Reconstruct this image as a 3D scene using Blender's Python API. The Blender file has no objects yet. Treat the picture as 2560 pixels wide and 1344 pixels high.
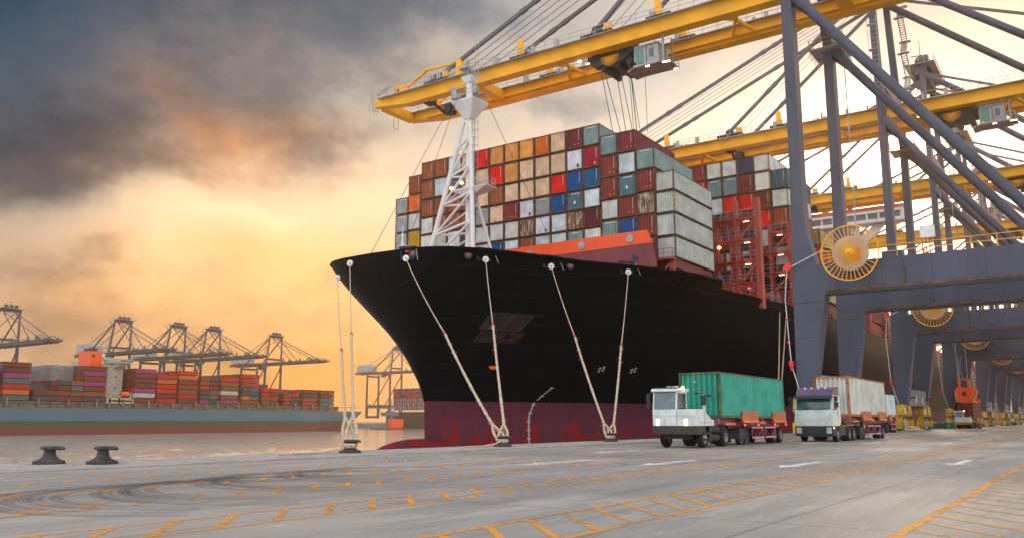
import bpy, math, random
from math import radians as R, sin, cos, pi, sqrt
from mathutils import Vector, Matrix
random.seed(7)
SC = bpy.context.scene
COL = SC.collection

# ------------------------------------------------------------------ mesh builder
class MB:
    def __init__(s):
        s.v = []; s.f = []; s.m = []; s.mats = []; s.cur = 0
    def mat(s, m):
        if m not in s.mats: s.mats.append(m)
        s.cur = s.mats.index(m); return s
    def add(s, vs, fs):
        b = len(s.v); s.v.extend([tuple(q) for q in vs])
        for f in fs: s.f.append([b + i for i in f]); s.m.append(s.cur)
        return s
    def box(s, x0, x1, y0, y1, z0, z1):
        vs = [(x, y, z) for z in (z0, z1) for y in (y0, y1) for x in (x0, x1)]
        return s.add(vs, [(0,2,3,1),(4,5,7,6),(0,1,5,4),(2,6,7,3),(0,4,6,2),(1,3,7,5)])
    def hexa(s, b, t):      # bottom four, top four points, same winding
        return s.add(list(b) + list(t), [(3,2,1,0),(4,5,6,7),(0,1,5,4),(1,2,6,5),(2,3,7,6),(3,0,4,7)])
    def tube(s, a, b, r0, r1=None, n=8, cap=True):
        a, b = Vector(a), Vector(b); r1 = r0 if r1 is None else r1
        d = (b - a).normalized(); u = d.orthogonal().normalized()
        if abs(d.z) < .999: u = d.cross(Vector((0,0,1))).normalized()
        w = d.cross(u); vs = []
        for p, r in ((a, r0), (b, r1)):
            for i in range(n):
                t = 2*pi*(i + .5)/n; vs.append(p + (u*cos(t) + w*sin(t))*r)
        fs = [(i, (i+1) % n, n + (i+1) % n, n + i) for i in range(n)]
        if cap: fs += [tuple(range(n))[::-1], tuple(range(n, 2*n))]
        return s.add(vs, fs)
    def path(s, pts, r, n=6):
        for a, b in zip(pts, pts[1:]):
            ra, rb = (r, r) if not isinstance(r, (list, tuple)) else r
            s.tube(a, b, ra, rb, n)
        return s
    def bar(s, a, b, w, h=None):
        h = w if h is None else h
        a, b = Vector(a), Vector(b); d = (b - a).normalized()
        u = d.cross(Vector((0,0,1))); u = Vector((1,0,0)) if u.length < 1e-4 else u.normalized()
        t = u.cross(d).normalized(); u = u*w/2; t = t*h/2
        return s.hexa([a-u-t, a+u-t, a+u+t, a-u+t], [b-u-t, b+u-t, b+u+t, b-u+t])
    def prism(s, poly, axis, c0, c1):   # polygon in the plane normal to axis, extruded c0..c1
        def P(q, c):
            return (c, q[0], q[1]) if axis == 'x' else (q[0], c, q[1]) if axis == 'y' else (q[0], q[1], c)
        n = len(poly); vs = [P(q, c0) for q in poly] + [P(q, c1) for q in poly]
        fs = [tuple(range(n))[::-1], tuple(range(n, 2*n))] + [(i, (i+1) % n, n + (i+1) % n, n + i) for i in range(n)]
        return s.add(vs, fs)
    def lathe(s, prof, c=(0,0,0), n=24, axis='z', a0=0):
        vs = []; k = len(prof)
        for i in range(n):
            t = a0 + 2*pi*i/n
            for r, h in prof:
                q = (r*cos(t), r*sin(t), h)
                if axis == 'x': q = (h, r*cos(t), r*sin(t))
                if axis == 'y': q = (r*cos(t), h, r*sin(t))
                vs.append((c[0]+q[0], c[1]+q[1], c[2]+q[2]))
        fs = []
        for i in range(n):
            j = (i+1) % n
            for m in range(k-1): fs.append((i*k+m, j*k+m, j*k+m+1, i*k+m+1))
        return s.add(vs, fs)
    def ring(s, c, rad, r, axis='x', n=40, m=6):
        vs = []; 
        for i in range(n):
            t = 2*pi*i/n
            for j in range(m):
                q = 2*pi*j/m; rr = rad + r*cos(q); h = r*sin(q)
                p = (h, rr*cos(t), rr*sin(t)) if axis == 'x' else (rr*cos(t), h, rr*sin(t)) if axis == 'y' else (rr*cos(t), rr*sin(t), h)
                vs.append((c[0]+p[0], c[1]+p[1], c[2]+p[2]))
        return s.add(vs, [(i*m+j, ((i+1) % n)*m+j, ((i+1) % n)*m+(j+1) % m, i*m+(j+1) % m) for i in range(n) for j in range(m)])
    def mesh(s, name, smooth=False):
        me = bpy.data.meshes.new(name); me.from_pydata(s.v, [], s.f)
        for m in s.mats: me.materials.append(m)
        me.polygons.foreach_set('material_index', s.m)
        me.validate(); me.update()
        import bmesh
        bm = bmesh.new(); bm.from_mesh(me); bmesh.ops.recalc_face_normals(bm, faces=bm.faces); bm.to_mesh(me); bm.free()
        if smooth:
            me.polygons.foreach_set('use_smooth', [True]*len(me.polygons))
            try: me.set_sharp_from_angle(angle=R(40))
            except Exception: pass
        return me
    def build(s, name, mat=None, parent=None, smooth=False, bevel=0):
        if mat is not None and not s.mats: s.mats = [mat]
        o = bpy.data.objects.new(name, s.mesh(name, smooth)); COL.objects.link(o)
        if parent is not None: o.parent = parent
        if bevel:
            b = o.modifiers.new('bevel', 'BEVEL'); b.width = bevel; b.segments = 2; b.limit_method = 'ANGLE'
        return o

def tag(o, label=None, cat=None, group=None, kind=None):
    if label: o['label'] = label
    if cat: o['category'] = cat
    if group: o['group'] = group
    if kind: o['kind'] = kind
    return o
def thing(name, label, cat, loc=(0,0,0), rz=0, group=None):
    o = bpy.data.objects.new(name, None); COL.objects.link(o)
    o.location = loc; o.rotation_euler = (0,0,rz); o.empty_display_size = .5
    return tag(o, label, cat, group)
def copy_tree(o, parent=None):
    c = o.copy(); COL.objects.link(c); c.parent = parent
    for ch in KIDS.get(o.name, []): copy_tree(ch, c)
    return c
KIDS = {}
def index_kids():
    KIDS.clear()
    for o in bpy.data.objects:
        if o.parent: KIDS.setdefault(o.parent.name, []).append(o)

# ------------------------------------------------------------------ materials
def nodes(m):
    m.use_nodes = True; nt = m.node_tree; nt.nodes.clear(); return nt
def N(nt, t, **k):
    n = nt.nodes.new(t)
    for a, b in k.items():
        if a.startswith('i_'):
            a = a[2:]; a = int(a) if a.isdigit() else a.replace('_', ' ')
            n.inputs[a].default_value = b
        else: setattr(n, a, b)
    return n
def mixc(nt, fac, a, b, mode='MIX'):
    n = N(nt, 'ShaderNodeMix', data_type='RGBA', blend_type=mode)
    for s, v in ((0, fac), (6, a), (7, b)):
        if hasattr(v, 'is_output'): nt.links.new(v, n.inputs[s])
        elif s == 0: n.inputs[0].default_value = v
        else: n.inputs[s].default_value = tuple(v)[:3] + (1,)
    return n.outputs[2]
def math_(nt, op, a, b=None, c=None, clamp=False):
    n = N(nt, 'ShaderNodeMath', operation=op, use_clamp=clamp)
    for i, v in enumerate((a, b, c)):
        if v is None: continue
        if hasattr(v, 'is_output'): nt.links.new(v, n.inputs[i])
        else: n.inputs[i].default_value = v
    return n.outputs[0]
def sstep(nt, v, lo, hi):
    n = N(nt, 'ShaderNodeMapRange', interpolation_type='SMOOTHSTEP')
    nt.links.new(v, n.inputs[0]); n.inputs[1].default_value = lo; n.inputs[2].default_value = hi
    return n.outputs[0]
def coords(nt, scale=(1,1,1), rnd=False, kind='Object'):
    tc = N(nt, 'ShaderNodeTexCoord'); mp = N(nt, 'ShaderNodeMapping'); mp.inputs['Scale'].default_value = scale
    nt.links.new(tc.outputs[kind], mp.inputs['Vector'])
    if rnd:
        oi = N(nt, 'ShaderNodeObjectInfo')
        m = N(nt, 'ShaderNodeVectorMath', operation='SCALE'); m.inputs[0].default_value = (37, 53, 71)
        nt.links.new(oi.outputs['Random'], m.inputs['Scale'])
        a = N(nt, 'ShaderNodeVectorMath', operation='ADD'); nt.links.new(tc.outputs[kind], a.inputs[0]); nt.links.new(m.outputs[0], a.inputs[1])
        nt.links.new(a.outputs[0], mp.inputs['Vector'])
    return mp.outputs[0]
def noise(nt, vec, scale, detail=4, rough=.55):
    n = N(nt, 'ShaderNodeTexNoise'); n.inputs['Scale'].default_value = scale; n.inputs['Detail'].default_value = detail; n.inputs['Roughness'].default_value = rough
    nt.links.new(vec, n.inputs['Vector']); return n.outputs['Fac']
RUST = (.16, .055, .018)
def mat(name, rgb, rough=.6, metal=0, var=.18, scale=.6, rust=0, spec=.4, bump=0, streak=1, emit=0, seams=0):
    m = bpy.data.materials.new(name); nt = nodes(m)
    out = N(nt, 'ShaderNodeOutputMaterial'); p = N(nt, 'ShaderNodeBsdfPrincipled'); nt.links.new(p.outputs[0], out.inputs[0])
    v = coords(nt, (1, 1, 1/streak), rnd=True)
    nz = noise(nt, v, scale, 6)
    dark = tuple(c*(1-var) for c in rgb); lite = tuple(min(1, c*(1+var*.7)+.004) for c in rgb)
    c = mixc(nt, sstep(nt, nz, .35, .65), dark, lite)
    if rust:
        rn = noise(nt, v, scale*2.3, 9, .7)
        c = mixc(nt, sstep(nt, rn, .72-.3*rust, .78-.25*rust), c, RUST)
    if seams:      # welded plate joints and old drip stains
        tc = N(nt, 'ShaderNodeTexCoord'); sp = N(nt, 'ShaderNodeSeparateXYZ'); nt.links.new(tc.outputs['Object'], sp.inputs[0])
        for ax in (1, 2):
            fr = math_(nt, 'FRACT', math_(nt, 'DIVIDE', math_(nt, 'ADD', sp.outputs[ax], 100.0), seams))
            c = mixc(nt, math_(nt, 'MULTIPLY', math_(nt, 'LESS_THAN', fr, .07/seams), .55), c, tuple(q*.35 for q in rgb))
        dr = noise(nt, coords(nt, (1.6, 1.6, .09), rnd=True), 1.6, 8, .7)
        c = mixc(nt, math_(nt, 'MULTIPLY', sstep(nt, dr, .56, .75), .4), c, (.06, .045, .04))
    nt.links.new(c, p.inputs['Base Color'])
    rr = math_(nt, 'MULTIPLY_ADD', nz, .3, max(.02, rough-.15), clamp=True); nt.links.new(rr, p.inputs['Roughness'])
    p.inputs['Metallic'].default_value = metal; p.inputs['Specular IOR Level'].default_value = spec
    if bump:
        b = N(nt, 'ShaderNodeBump'); b.inputs['Strength'].default_value = bump; b.inputs['Distance'].default_value = .02
        nt.links.new(noise(nt, v, scale*8, 5), b.inputs['Height']); nt.links.new(b.outputs[0], p.inputs['Normal'])
    if emit:
        p.inputs['Emission Color'].default_value = tuple(rgb) + (1,); p.inputs['Emission Strength'].default_value = emit
    return m

def container_material():
    m = bpy.data.materials.new('container_paint'); nt = nodes(m)
    out = N(nt, 'ShaderNodeOutputMaterial'); p = N(nt, 'ShaderNodeBsdfPrincipled'); nt.links.new(p.outputs[0], out.inputs[0])
    oi = N(nt, 'ShaderNodeObjectInfo')
    v = coords(nt, (1, 1, 1), rnd=True); vs = coords(nt, (1, 1, .22), rnd=True)
    n1 = noise(nt, v, .8, 5); n2 = noise(nt, vs, 3.2, 9, .72); n3 = noise(nt, v, 5.5, 10, .75)
    base = mixc(nt, sstep(nt, n1, .3, .7), (.74, .74, .74), (1.06, 1.06, 1.06))
    c = mixc(nt, 1.0, oi.outputs['Color'], base, 'MULTIPLY')
    # pale scuffs
    c = mixc(nt, math_(nt, 'MULTIPLY', sstep(nt, n3, .66, .78), .25), c, (.6, .58, .54))
    th = math_(nt, 'MULTIPLY_ADD', oi.outputs['Alpha'], -.3, .74)
    rust = math_(nt, 'MULTIPLY', math_(nt, 'SUBTRACT', math_(nt, 'MULTIPLY_ADD', n2, .6, math_(nt, 'MULTIPLY', n3, .4)), th), 14, clamp=True)
    c = mixc(nt, rust, c, (.2, .07, .022))
    nt.links.new(c, p.inputs['Base Color']); p.inputs['Roughness'].default_value = .55; p.inputs['Specular IOR Level'].default_value = .35
    return m

MC = container_material()
M_frame = mat('rusty_steel', (.13, .07, .04), .75, var=.5, scale=1.5, rust=.6)
M_leg = mat('crane_grey_paint', (.055, .066, .105), .5, var=.2, scale=.3, streak=4, seams=4.2, rust=.06)
M_yel = mat('crane_yellow_paint', (.92, .42, .004), .5, var=.12, scale=.3)
M_yel2 = mat('dirty_yellow_paint', (.55, .33, .02), .55, var=.35, scale=1.2, rust=.45)
M_far = mat('far_crane_paint', (.08, .075, .08), .6, var=.1, scale=.3)
M_dark = mat('dark_steel', (.03, .035, .045), .6, var=.3)
M_grey = mat('galvanised_steel', (.35, .36, .37), .5, metal=.2, var=.2)
M_stay = mat('stay_bar_paint', (.1, .105, .125), .5, var=.1)
M_white = mat('white_paint', (.75, .75, .74), .4, var=.06, scale=.8)
M_hw = mat('house_white_paint', (.7, .68, .64), .5, var=.08, scale=.4)
M_red = mat('ship_red_paint', (.42, .07, .05), .5, var=.15, scale=.5, rust=.15)
M_orange = mat('signal_orange_paint', (.85, .09, .012), .45, var=.06, scale=.5)
M_mar = mat('maroon_paint', (.2, .035, .04), .5, var=.15, scale=.5)
M_rub = mat('tyre_rubber', (.02, .02, .022), .85, var=.3)
M_rim = mat('wheel_rim_steel', (.32, .32, .33), .45, metal=.5, var=.3, scale=3)
M_glass = mat('dark_cab_glass', (.03, .07, .09), .08, var=.05, spec=.8)
M_green = mat('green_tinted_glass', (.05, .22, .16), .15, var=.2, scale=2, spec=.7)
M_rope = mat('hemp_rope', (.5, .4, .28), .9, var=.35, scale=9, bump=.5)
M_iron = mat('cast_iron', (.05, .048, .046), .6, var=.35, scale=3, rust=.2, bump=.3)
M_lamp = mat('lit_lamp', (1, .9, .65), .4, var=0, emit=3.5)
M_lampo = mat('lit_amber_lamp', (1, .6, .2), .4, var=0, emit=5)
M_lampr = mat('lit_red_lamp', (1, .05, .03), .4, var=0, emit=4)
M_redp = mat('red_plastic', (.75, .03, .03), .4, var=.08)
M_purp = mat('purple_paint', (.09, .045, .12), .35, var=.2, scale=2)
M_plast = mat('black_plastic', (.022, .025, .03), .55, var=.2, scale=3)
M_hat = mat('hatch_orange_paint', (.75, .22, .05), .5, var=.12)
M_pink = mat('faded_maroon_paint', (.3, .07, .1), .5, var=.2)
M_mark = mat('marking_white', (.7, .7, .7), .6, var=.15, scale=4)
M_mary = mat('marking_yellow', (.85, .45, .03), .6, var=.15, scale=4)
# ------------------------------------------------------------------ camera
H = 1.4; f_px = 2100.; PITCH = R(10.203974); AZ = R(34.745754)
cam = bpy.data.cameras.new('camera'); co = bpy.data.objects.new('camera', cam); COL.objects.link(co); SC.camera = co
cam.sensor_width = 36; cam.lens = f_px/2560*36; cam.clip_end = 8000; cam.clip_start = .1
F_ = Vector((cos(AZ)*cos(PITCH), sin(AZ)*cos(PITCH), sin(PITCH)))
co.location = (0, 0, H); co.rotation_euler = F_.to_track_quat('-Z', 'Y').to_euler()
SC.view_settings.view_transform = 'Standard'; SC.view_settings.look = 'None'; SC.view_settings.exposure = .25; SC.view_settings.gamma = 1
SC.cycles.max_bounces = 6; SC.cycles.diffuse_bounces = 3; SC.cycles.glossy_bounces = 3; SC.cycles.volume_bounces = 0
SC.cycles.sample_clamp_indirect = 4; SC.cycles.use_denoising = True
try: SC.cycles.denoising_prefilter = 'ACCURATE'
except Exception: pass

# ------------------------------------------------------------------ world: sunset sky with broken cloud
SUN_AZ, SUN_EL = R(11.3), R(13.6)
def world():
    w = bpy.data.worlds.new('World'); SC.world = w; w.use_nodes = True; nt = w.node_tree; nt.nodes.clear()
    out = N(nt, 'ShaderNodeOutputWorld'); bg = N(nt, 'ShaderNodeBackground'); nt.links.new(bg.outputs[0], out.inputs[0])
    tc = N(nt, 'ShaderNodeTexCoord'); D = tc.outputs['Generated']
    sep = N(nt, 'ShaderNodeSeparateXYZ'); nt.links.new(D, sep.inputs[0]); z = sep.outputs[2]
    deg = 180/pi
    az = math_(nt, 'MULTIPLY', math_(nt, 'ARCTAN2', sep.outputs[1], sep.outputs[0]), deg)
    el = math_(nt, 'MULTIPLY', math_(nt, 'ARCSINE', z), deg)
    # slow warp so that no bank of cloud has a geometric outline
    def n3(sc, scale, det, ro):
        m = N(nt, 'ShaderNodeMapping'); m.inputs['Scale'].default_value = sc; nt.links.new(D, m.inputs[0]); t = N(nt, 'ShaderNodeTexNoise'); nt.links.new(m.outputs[0], t.inputs[0])
        t.inputs['Scale'].default_value = scale; t.inputs['Detail'].default_value = det; t.inputs['Roughness'].default_value = ro; return t
    wt = n3((1, 1, 1.5), 4.0, 5, .55); ws = N(nt, 'ShaderNodeSeparateColor'); nt.links.new(wt.outputs['Color'], ws.inputs[0])
    azw = math_(nt, 'MULTIPLY_ADD', math_(nt, 'SUBTRACT', ws.outputs[0], .5), 26, az)
    elw = math_(nt, 'MULTIPLY_ADD', math_(nt, 'SUBTRACT', ws.outputs[1], .5), 15, el)
    def lobe(a0, e0, sa, se, amp=1.0, warp=True):
        da = math_(nt, 'DIVIDE', math_(nt, 'SUBTRACT', azw if warp else az, a0), sa); de = math_(nt, 'DIVIDE', math_(nt, 'SUBTRACT', elw if warp else el, e0), se)
        q = math_(nt, 'MULTIPLY_ADD', da, da, math_(nt, 'MULTIPLY', de, de))
        return math_(nt, 'MULTIPLY', math_(nt, 'EXPONENT', math_(nt, 'MULTIPLY', q, -1.0)), amp)
    col = (.80, .62, .45)
    for L in SKY:
        c, a = L[0], L[1:]
        col = mixc(nt, lobe(*a), col, c)
    col = mixc(nt, lobe(71, 27, 13, 7.5, .92, False), col, (.0, .045, .10)); col = mixc(nt, lobe(70, 18, 10, 4, .5, False), col, (.06, .10, .14))
    # cloud texture: dark masses and pale wisps
    n1 = n3((1, 1, 2.0), 3.4, 8, .56).outputs['Fac']; n2 = n3((1, 1, 1.7), 9.5, 10, .66).outputs['Fac']
    den = math_(nt, 'MULTIPLY_ADD', n2, .42, math_(nt, 'MULTIPLY', n1, .58))
    for a in DARK: den = math_(nt, 'ADD', den, lobe(*a))
    cm = sstep(nt, den, .455, .735)
    wm = lobe(54, 15, 16, 7, 1.0); dk = mixc(nt, wm, (.40, .50, .64), (.58, .46, .42)); sh = mixc(nt, cm, (1.06, 1.06, 1.06), dk)
    behind = sstep(nt, math_(nt, 'ABSOLUTE', math_(nt, 'SUBTRACT', az, 35)), 50, 100)
    sh = mixc(nt, math_(nt, 'MULTIPLY', behind, .7), sh, (1, 1, 1))
    col = mixc(nt, 1.0, col, sh, 'MULTIPLY')
    col = mixc(nt, lobe(*SUNG, False), col, (1.6, 1.32, 1.1)); col = mixc(nt, lobe(SUN_AZ*deg, SUN_EL*deg, 4.5, 4.5, 1, False), col, (6, 4.4, 2.9))
    col = mixc(nt, behind, col, mixc(nt, n1, (1.05, 1.10, 1.18), (1.65, 1.68, 1.72)))
    col = mixc(nt, math_(nt, 'MULTIPLY', sstep(nt, el, 33, 60), .95), col, mixc(nt, n1, (.9, .93, 1.0), (1.25, 1.25, 1.3)))
    st = N(nt, 'ShaderNodeTexSky', sky_type='NISHITA'); st.sun_disc = False; st.sun_elevation = SUN_EL; st.sun_rotation = R(90) - SUN_AZ; st.air_density = 1.5; st.dust_density = 3
    col = mixc(nt, 1.0, col, mixc(nt, 1.0, st.outputs[0], (.002, .002, .002), 'MULTIPLY'), 'ADD')
    col = mixc(nt, sstep(nt, z, -.03, -.005), (.25, .2, .16), col)
    nt.links.new(col, bg.inputs[0]); bg.inputs[1].default_value = 1.0
SUNG = (9, 12, 15, 9, .95)
# colour, azimuth, elevation, half widths in degrees, amount
SKY = [((.15, .19, .235), 48, 30, 24, 8.5, .97), ((.44, .44, .44), 24, 25, 12, 5, .8), ((.66, .48, .36), 6, 24, 12, 6, .8), ((.07, .115, .155), 69, 18, 13, 5, .9), ((.0, .036, .08), 73, 26, 20, 11, 1.0),
       ((.62, .27, .11), 53, 18.5, 8, 3.4, .9), ((.44, .27, .17), 67, 8, 8, 4.5, .75), ((1.05, .43, .08), 48, 2.5, 17, 5, .95), ((.88, .44, .17), 60, 8, 8, 3, .7), ((1.2, .80, .46), 53, 13, 9, 3.4, .97), ((1.15, .74, .42), 41, 14.5, 6.5, 3, .88), ((1.25, .66, .22), 48, 8.5, 10, 3.6, .85), ((2.8, 1.75, 1.05), -20, 11, 20, 14, .95)]
DARK = [(50, 21, 9, 3, .13), (66, 16.5, 9, 2.3, .17), (46, 26, 11, 4, .15), (63, 9.5, 8, 1.4, .15), (32, 21, 3, 1.5, .2), (54, 12.5, 9, 3, -.34), (8, 15, 18, 9, -.26), (40, 15, 6, 2, -.2), (40, 27, 8, 2, .1), (20, 24, 6, 2, .1)]
world()
sl = bpy.data.lights.new('sun', 'SUN'); sl.energy = 1.4; sl.angle = R(10); sl.color = (1, .78, .55)
so = bpy.data.objects.new('sun', sl); COL.objects.link(so)
so.rotation_euler = Vector((cos(SUN_EL)*cos(SUN_AZ), cos(SUN_EL)*sin(SUN_AZ), sin(SUN_EL))).to_track_quat('Z', 'Y').to_euler()
tag(so, kind='structure')

# ------------------------------------------------------------------ quay, water
def concrete():
    m = bpy.data.materials.new('concrete'); nt = nodes(m)
    out = N(nt, 'ShaderNodeOutputMaterial'); p = N(nt, 'ShaderNodeBsdfPrincipled'); nt.links.new(p.outputs[0], out.inputs[0])
    v = coords(nt); vs = coords(nt, (.12, 1, 1))
    a = noise(nt, v, .09, 5); b = noise(nt, vs, 1.6, 8, .7); c3 = noise(nt, v, 3.5, 8, .7); d = noise(nt, vs, 7, 6, .7)
    c = mixc(nt, sstep(nt, a, .35, .65), (.20, .205, .205), (.33, .32, .305))
    pt = noise(nt, coords(nt, (.35, 1, 1)), .35, 7, .65); c = mixc(nt, math_(nt, 'MULTIPLY', sstep(nt, pt, .52, .62), .45), c, (.16, .165, .17))
    c = mixc(nt, math_(nt, 'MULTIPLY', sstep(nt, b, .42, .68), .7), c, (.135, .14, .145))
    c = mixc(nt, math_(nt, 'MULTIPLY', sstep(nt, d, .5, .75), .4), c, (.44, .42, .40))
    c = mixc(nt, math_(nt, 'MULTIPLY', sstep(nt, c3, .62, .74), .35), c, (.12, .115, .11))
    st = noise(nt, v, 14, 3, .5); c = mixc(nt, sstep(nt, st, .77, .8), c, (.05, .048, .045))
    # slab joints
    tc = N(nt, 'ShaderNodeTexCoord'); sp = N(nt, 'ShaderNodeSeparateXYZ'); nt.links.new(tc.outputs['Object'], sp.inputs[0])
    for k, (ax, per) in enumerate(((0, 12.0), (1, 6.1))):
        fr = math_(nt, 'FRACT', math_(nt, 'DIVIDE', math_(nt, 'ADD', sp.outputs[ax], 600.0), per))
        ln = math_(nt, 'LESS_THAN', fr, .035/per)
        c = mixc(nt, math_(nt, 'MULTIPLY', ln, .85), c, (.05, .047, .045))
    nt.links.new(c, p.inputs['Base Color'])
    nt.links.new(math_(nt, 'MULTIPLY_ADD', b, -.2, .66), p.inputs['Roughness']); p.inputs['Specular IOR Level'].default_value = .4
    bp = N(nt, 'ShaderNodeBump'); bp.inputs['Strength'].default_value = .5; bp.inputs['Distance'].default_value = .012
    nt.links.new(noise(nt, v, 9, 8, .7), bp.inputs['Height']); nt.links.new(bp.outputs[0], p.inputs['Normal'])
    return m
M_conc = concrete()
WZ = -5.6
EDGE = 28.5
g = MB().mat(M_conc).add([(-300,-1200,0),(2600,-1200,0),(2600,24.3,0),(-300,24.3,0)], [(0,1,2,3)])
tag(g.build('quay_ground'), kind='structure')
M_cope = mat('cope_concrete', (.3, .29, .28), .7, var=.2, scale=1.2, bump=.3)
g = MB().mat(M_cope)
x = -300
while x < 1400:
    g.box(x+.015, x+11.985, 24.36, EDGE, -.6, .035); x += 12
g.box(-300, 1400, 24.3, EDGE-.02, -.7, -.03)
g.box(-300, 1400, 27, EDGE-.05, -12, -.6)
tag(g.build('quay_wall', bevel=0), kind='structure')
def water():
    m = bpy.data.materials.new('harbour_water'); nt = nodes(m)
    out = N(nt, 'ShaderNodeOutputMaterial'); p = N(nt, 'ShaderNodeBsdfPrincipled'); nt.links.new(p.outputs[0], out.inputs[0])
    p.inputs['Base Color'].default_value = (.40, .41, .38, 1); p.inputs['Roughness'].default_value = .07; p.inputs['IOR'].default_value = 1.33
    p.inputs['Specular IOR Level'].default_value = .4
    v = coords(nt, (.45, .9, 1)); b = N(nt, 'ShaderNodeBump'); b.inputs['Strength'].default_value = 1; b.inputs['Distance'].default_value = .13
    h = math_(nt, 'MULTIPLY_ADD', noise(nt, v, 1.3, 6, .65), .8, math_(nt, 'MULTIPLY', noise(nt, v, .1, 3, .5), 1.6))
    nt.links.new(h, b.inputs['Height']); nt.links.new(b.outputs[0], p.inputs['Normal']); return m
def water_mesh():
    from mathutils import noise as nz
    ys = [27.5]; st = .42
    while ys[-1] < 900: ys.append(ys[-1]+st); st *= 1.013
    xs = [-700, -400, -200, -120, -60]; x = -40
    while x < 150: xs.append(x); x += .75 if x < 75 else 2.2
    xs += [170, 200, 240, 300, 380, 460, 560, 700, 1000, 1500, 2600]
    vs = []; nx = len(xs)
    for y in ys:
        a = min(1, 60/max(y, 60)); fade = .5 if y > 160 else 1
        for x in xs:
            h = 0
            if -40 <= x < 150: h = (nz.noise(Vector((x*.28, y*.5, 1.7)))*.55 + nz.noise(Vector((x*.9, y*1.2, 5.2)))*.3)*fade
            vs.append((x, y, WZ+h))
    fs = [(j*nx+i, j*nx+i+1, (j+1)*nx+i+1, (j+1)*nx+i) for j in range(len(ys)-1) for i in range(nx-1)]
    g = MB().mat(water()); g.add(vs, fs); return g.build('water', smooth=True)
tag(water_mesh(), kind='structure')
M_land = mat('far_quay_concrete', (.25, .24, .22), .8, var=.2, scale=.05)
tag(MB().mat(M_land).box(-690, 2590, 558, 990, -12, -1.2).build('far_quay'), kind='structure')

# painted markings: seven ladder lanes, arrows
def paint(name, rgb, wear):
    m = bpy.data.materials.new(name); nt = nodes(m)
    out = N(nt, 'ShaderNodeOutputMaterial'); p = N(nt, 'ShaderNodeBsdfPrincipled'); tr = N(nt, 'ShaderNodeBsdfTransparent'); mx = N(nt, 'ShaderNodeMixShader')
    v = coords(nt); nn = math_(nt, 'MULTIPLY_ADD', noise(nt, v, 6, 8, .75), .6, math_(nt, 'MULTIPLY', noise(nt, v, .25, 4), .4))
    c = mixc(nt, noise(nt, v, 2, 5), tuple(q*.65 for q in rgb), rgb); nt.links.new(c, p.inputs['Base Color']); p.inputs['Roughness'].default_value = .6
    nt.links.new(sstep(nt, nn, wear, wear+.12), mx.inputs[0]); nt.links.new(p.outputs[0], mx.inputs[2]); nt.links.new(tr.outputs[0], mx.inputs[1]); nt.links.new(mx.outputs[0], out.inputs[0])
    return m
M_py = paint('yellow_road_paint', (.66, .29, .04), .395); M_pw = paint('white_road_paint', (.72, .72, .70), .36)
def quad(g, x0, x1, y0, y1, z, sl=0):
    g.add([(x0-sl, y0, z), (x1-sl, y0, z), (x1, y1, z), (x0, y1, z)], [(0,1,2,3)])
ROWS = [(.75, 2.25, .15), (5.5, 6.95, .12), (9.75, 10.95, .10), (13.4, 14.5, .08), (16.3, 17.4, .08), (19.5, 20.6, .07), (22.3, 23.3, .07)]
g = MB().mat(M_py)
for k, (ya, yb, w) in enumerate(ROWS):
    for y in (ya, yb):
        if k < 5: quad(g, -20, 420, y-w/2, y+w/2, .004)
    n = 0; xx = 2.5
    while xx < 230:
        quad(g, xx, xx+.17, ya+w/2+.01, yb-w/2-.01, .004, sl=(yb-ya)*.93); xx += .97
tag(g.build('yellow_road_markings'), kind='structure')
g = MB().mat(M_pw)
def arrow(x, y, L=4.6, W=.95):
    z = .0045
    g.add([(x, y, z), (x+1.7, y-W/2, z), (x+1.35, y-.14, z), (x+L, y-.14, z), (x+L, y+.14, z), (x+1.35, y+.14, z), (x+1.7, y+W/2, z)], [(0,1,2,3,4,5,6)])
for y, x0 in ((4.1, 30.2), (8.2, 25.9), (12.2, 24.6), (15.4, 22.6), (18.6, 33.0)):
    for k in range(7): arrow(x0 + k*31, y)
quad(g, -20, 60, 18.0, 18.08, .0045)
tag(g.build('white_road_arrows'), kind='structure')
# curved tyre marks
def skid_mat():
    m = bpy.data.materials.new('tyre_mark_rubber'); nt = nodes(m)
    out = N(nt, 'ShaderNodeOutputMaterial'); p = N(nt, 'ShaderNodeBsdfPrincipled'); tr = N(nt, 'ShaderNodeBsdfTransparent'); mx = N(nt, 'ShaderNodeMixShader')
    p.inputs['Base Color'].default_value = (.07, .07, .075, 1); p.inputs['Roughness'].default_value = .7
    v = coords(nt); nt.links.new(math_(nt, 'MULTIPLY', sstep(nt, noise(nt, v, 1.1, 8, .7), .2, .65), .32), mx.inputs[0])
    nt.links.new(p.outputs[0], mx.inputs[2]); nt.links.new(tr.outputs[0], mx.inputs[1]); nt.links.new(mx.outputs[0], out.inputs[0]); return m
M_skid = skid_mat(); g = MB().mat(M_skid)
def arc(cx, cy, r, a0, a1, w, z=.0095, n=36):
    vs = []
    for i in range(n+1):
        a = R(a0 + (a1-a0)*i/n); e = w*(.4+.6*sin(pi*i/n))
        vs += [(cx+(r-e)*cos(a), cy+(r-e)*sin(a), z), (cx+r*cos(a), cy+r*sin(a), z)]
    g.add(vs, [(2*i, 2*i+1, 2*i+3, 2*i+2) for i in range(n)])
zz = .0075
TYRE = [(8.2,17.7,4),(8.8,17.4,3.4),(10.3,17.6,4),(10.8,17.6,3.4),(12.9,18.3,3.8),(13.3,18.2,3.2),(15.4,18.3,3.5),(15.9,18.2,2.9)]
for ax, ay, r in TYRE:
    for q in (0, .16, .3, .5, .62): arc(ax+(r)*.57, ay-(r)*.82, r-q, 20, 230, .12 if q else .22, z=zz); zz += .00035
tag(g.build('tyre_marks'), kind='structure')
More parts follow.
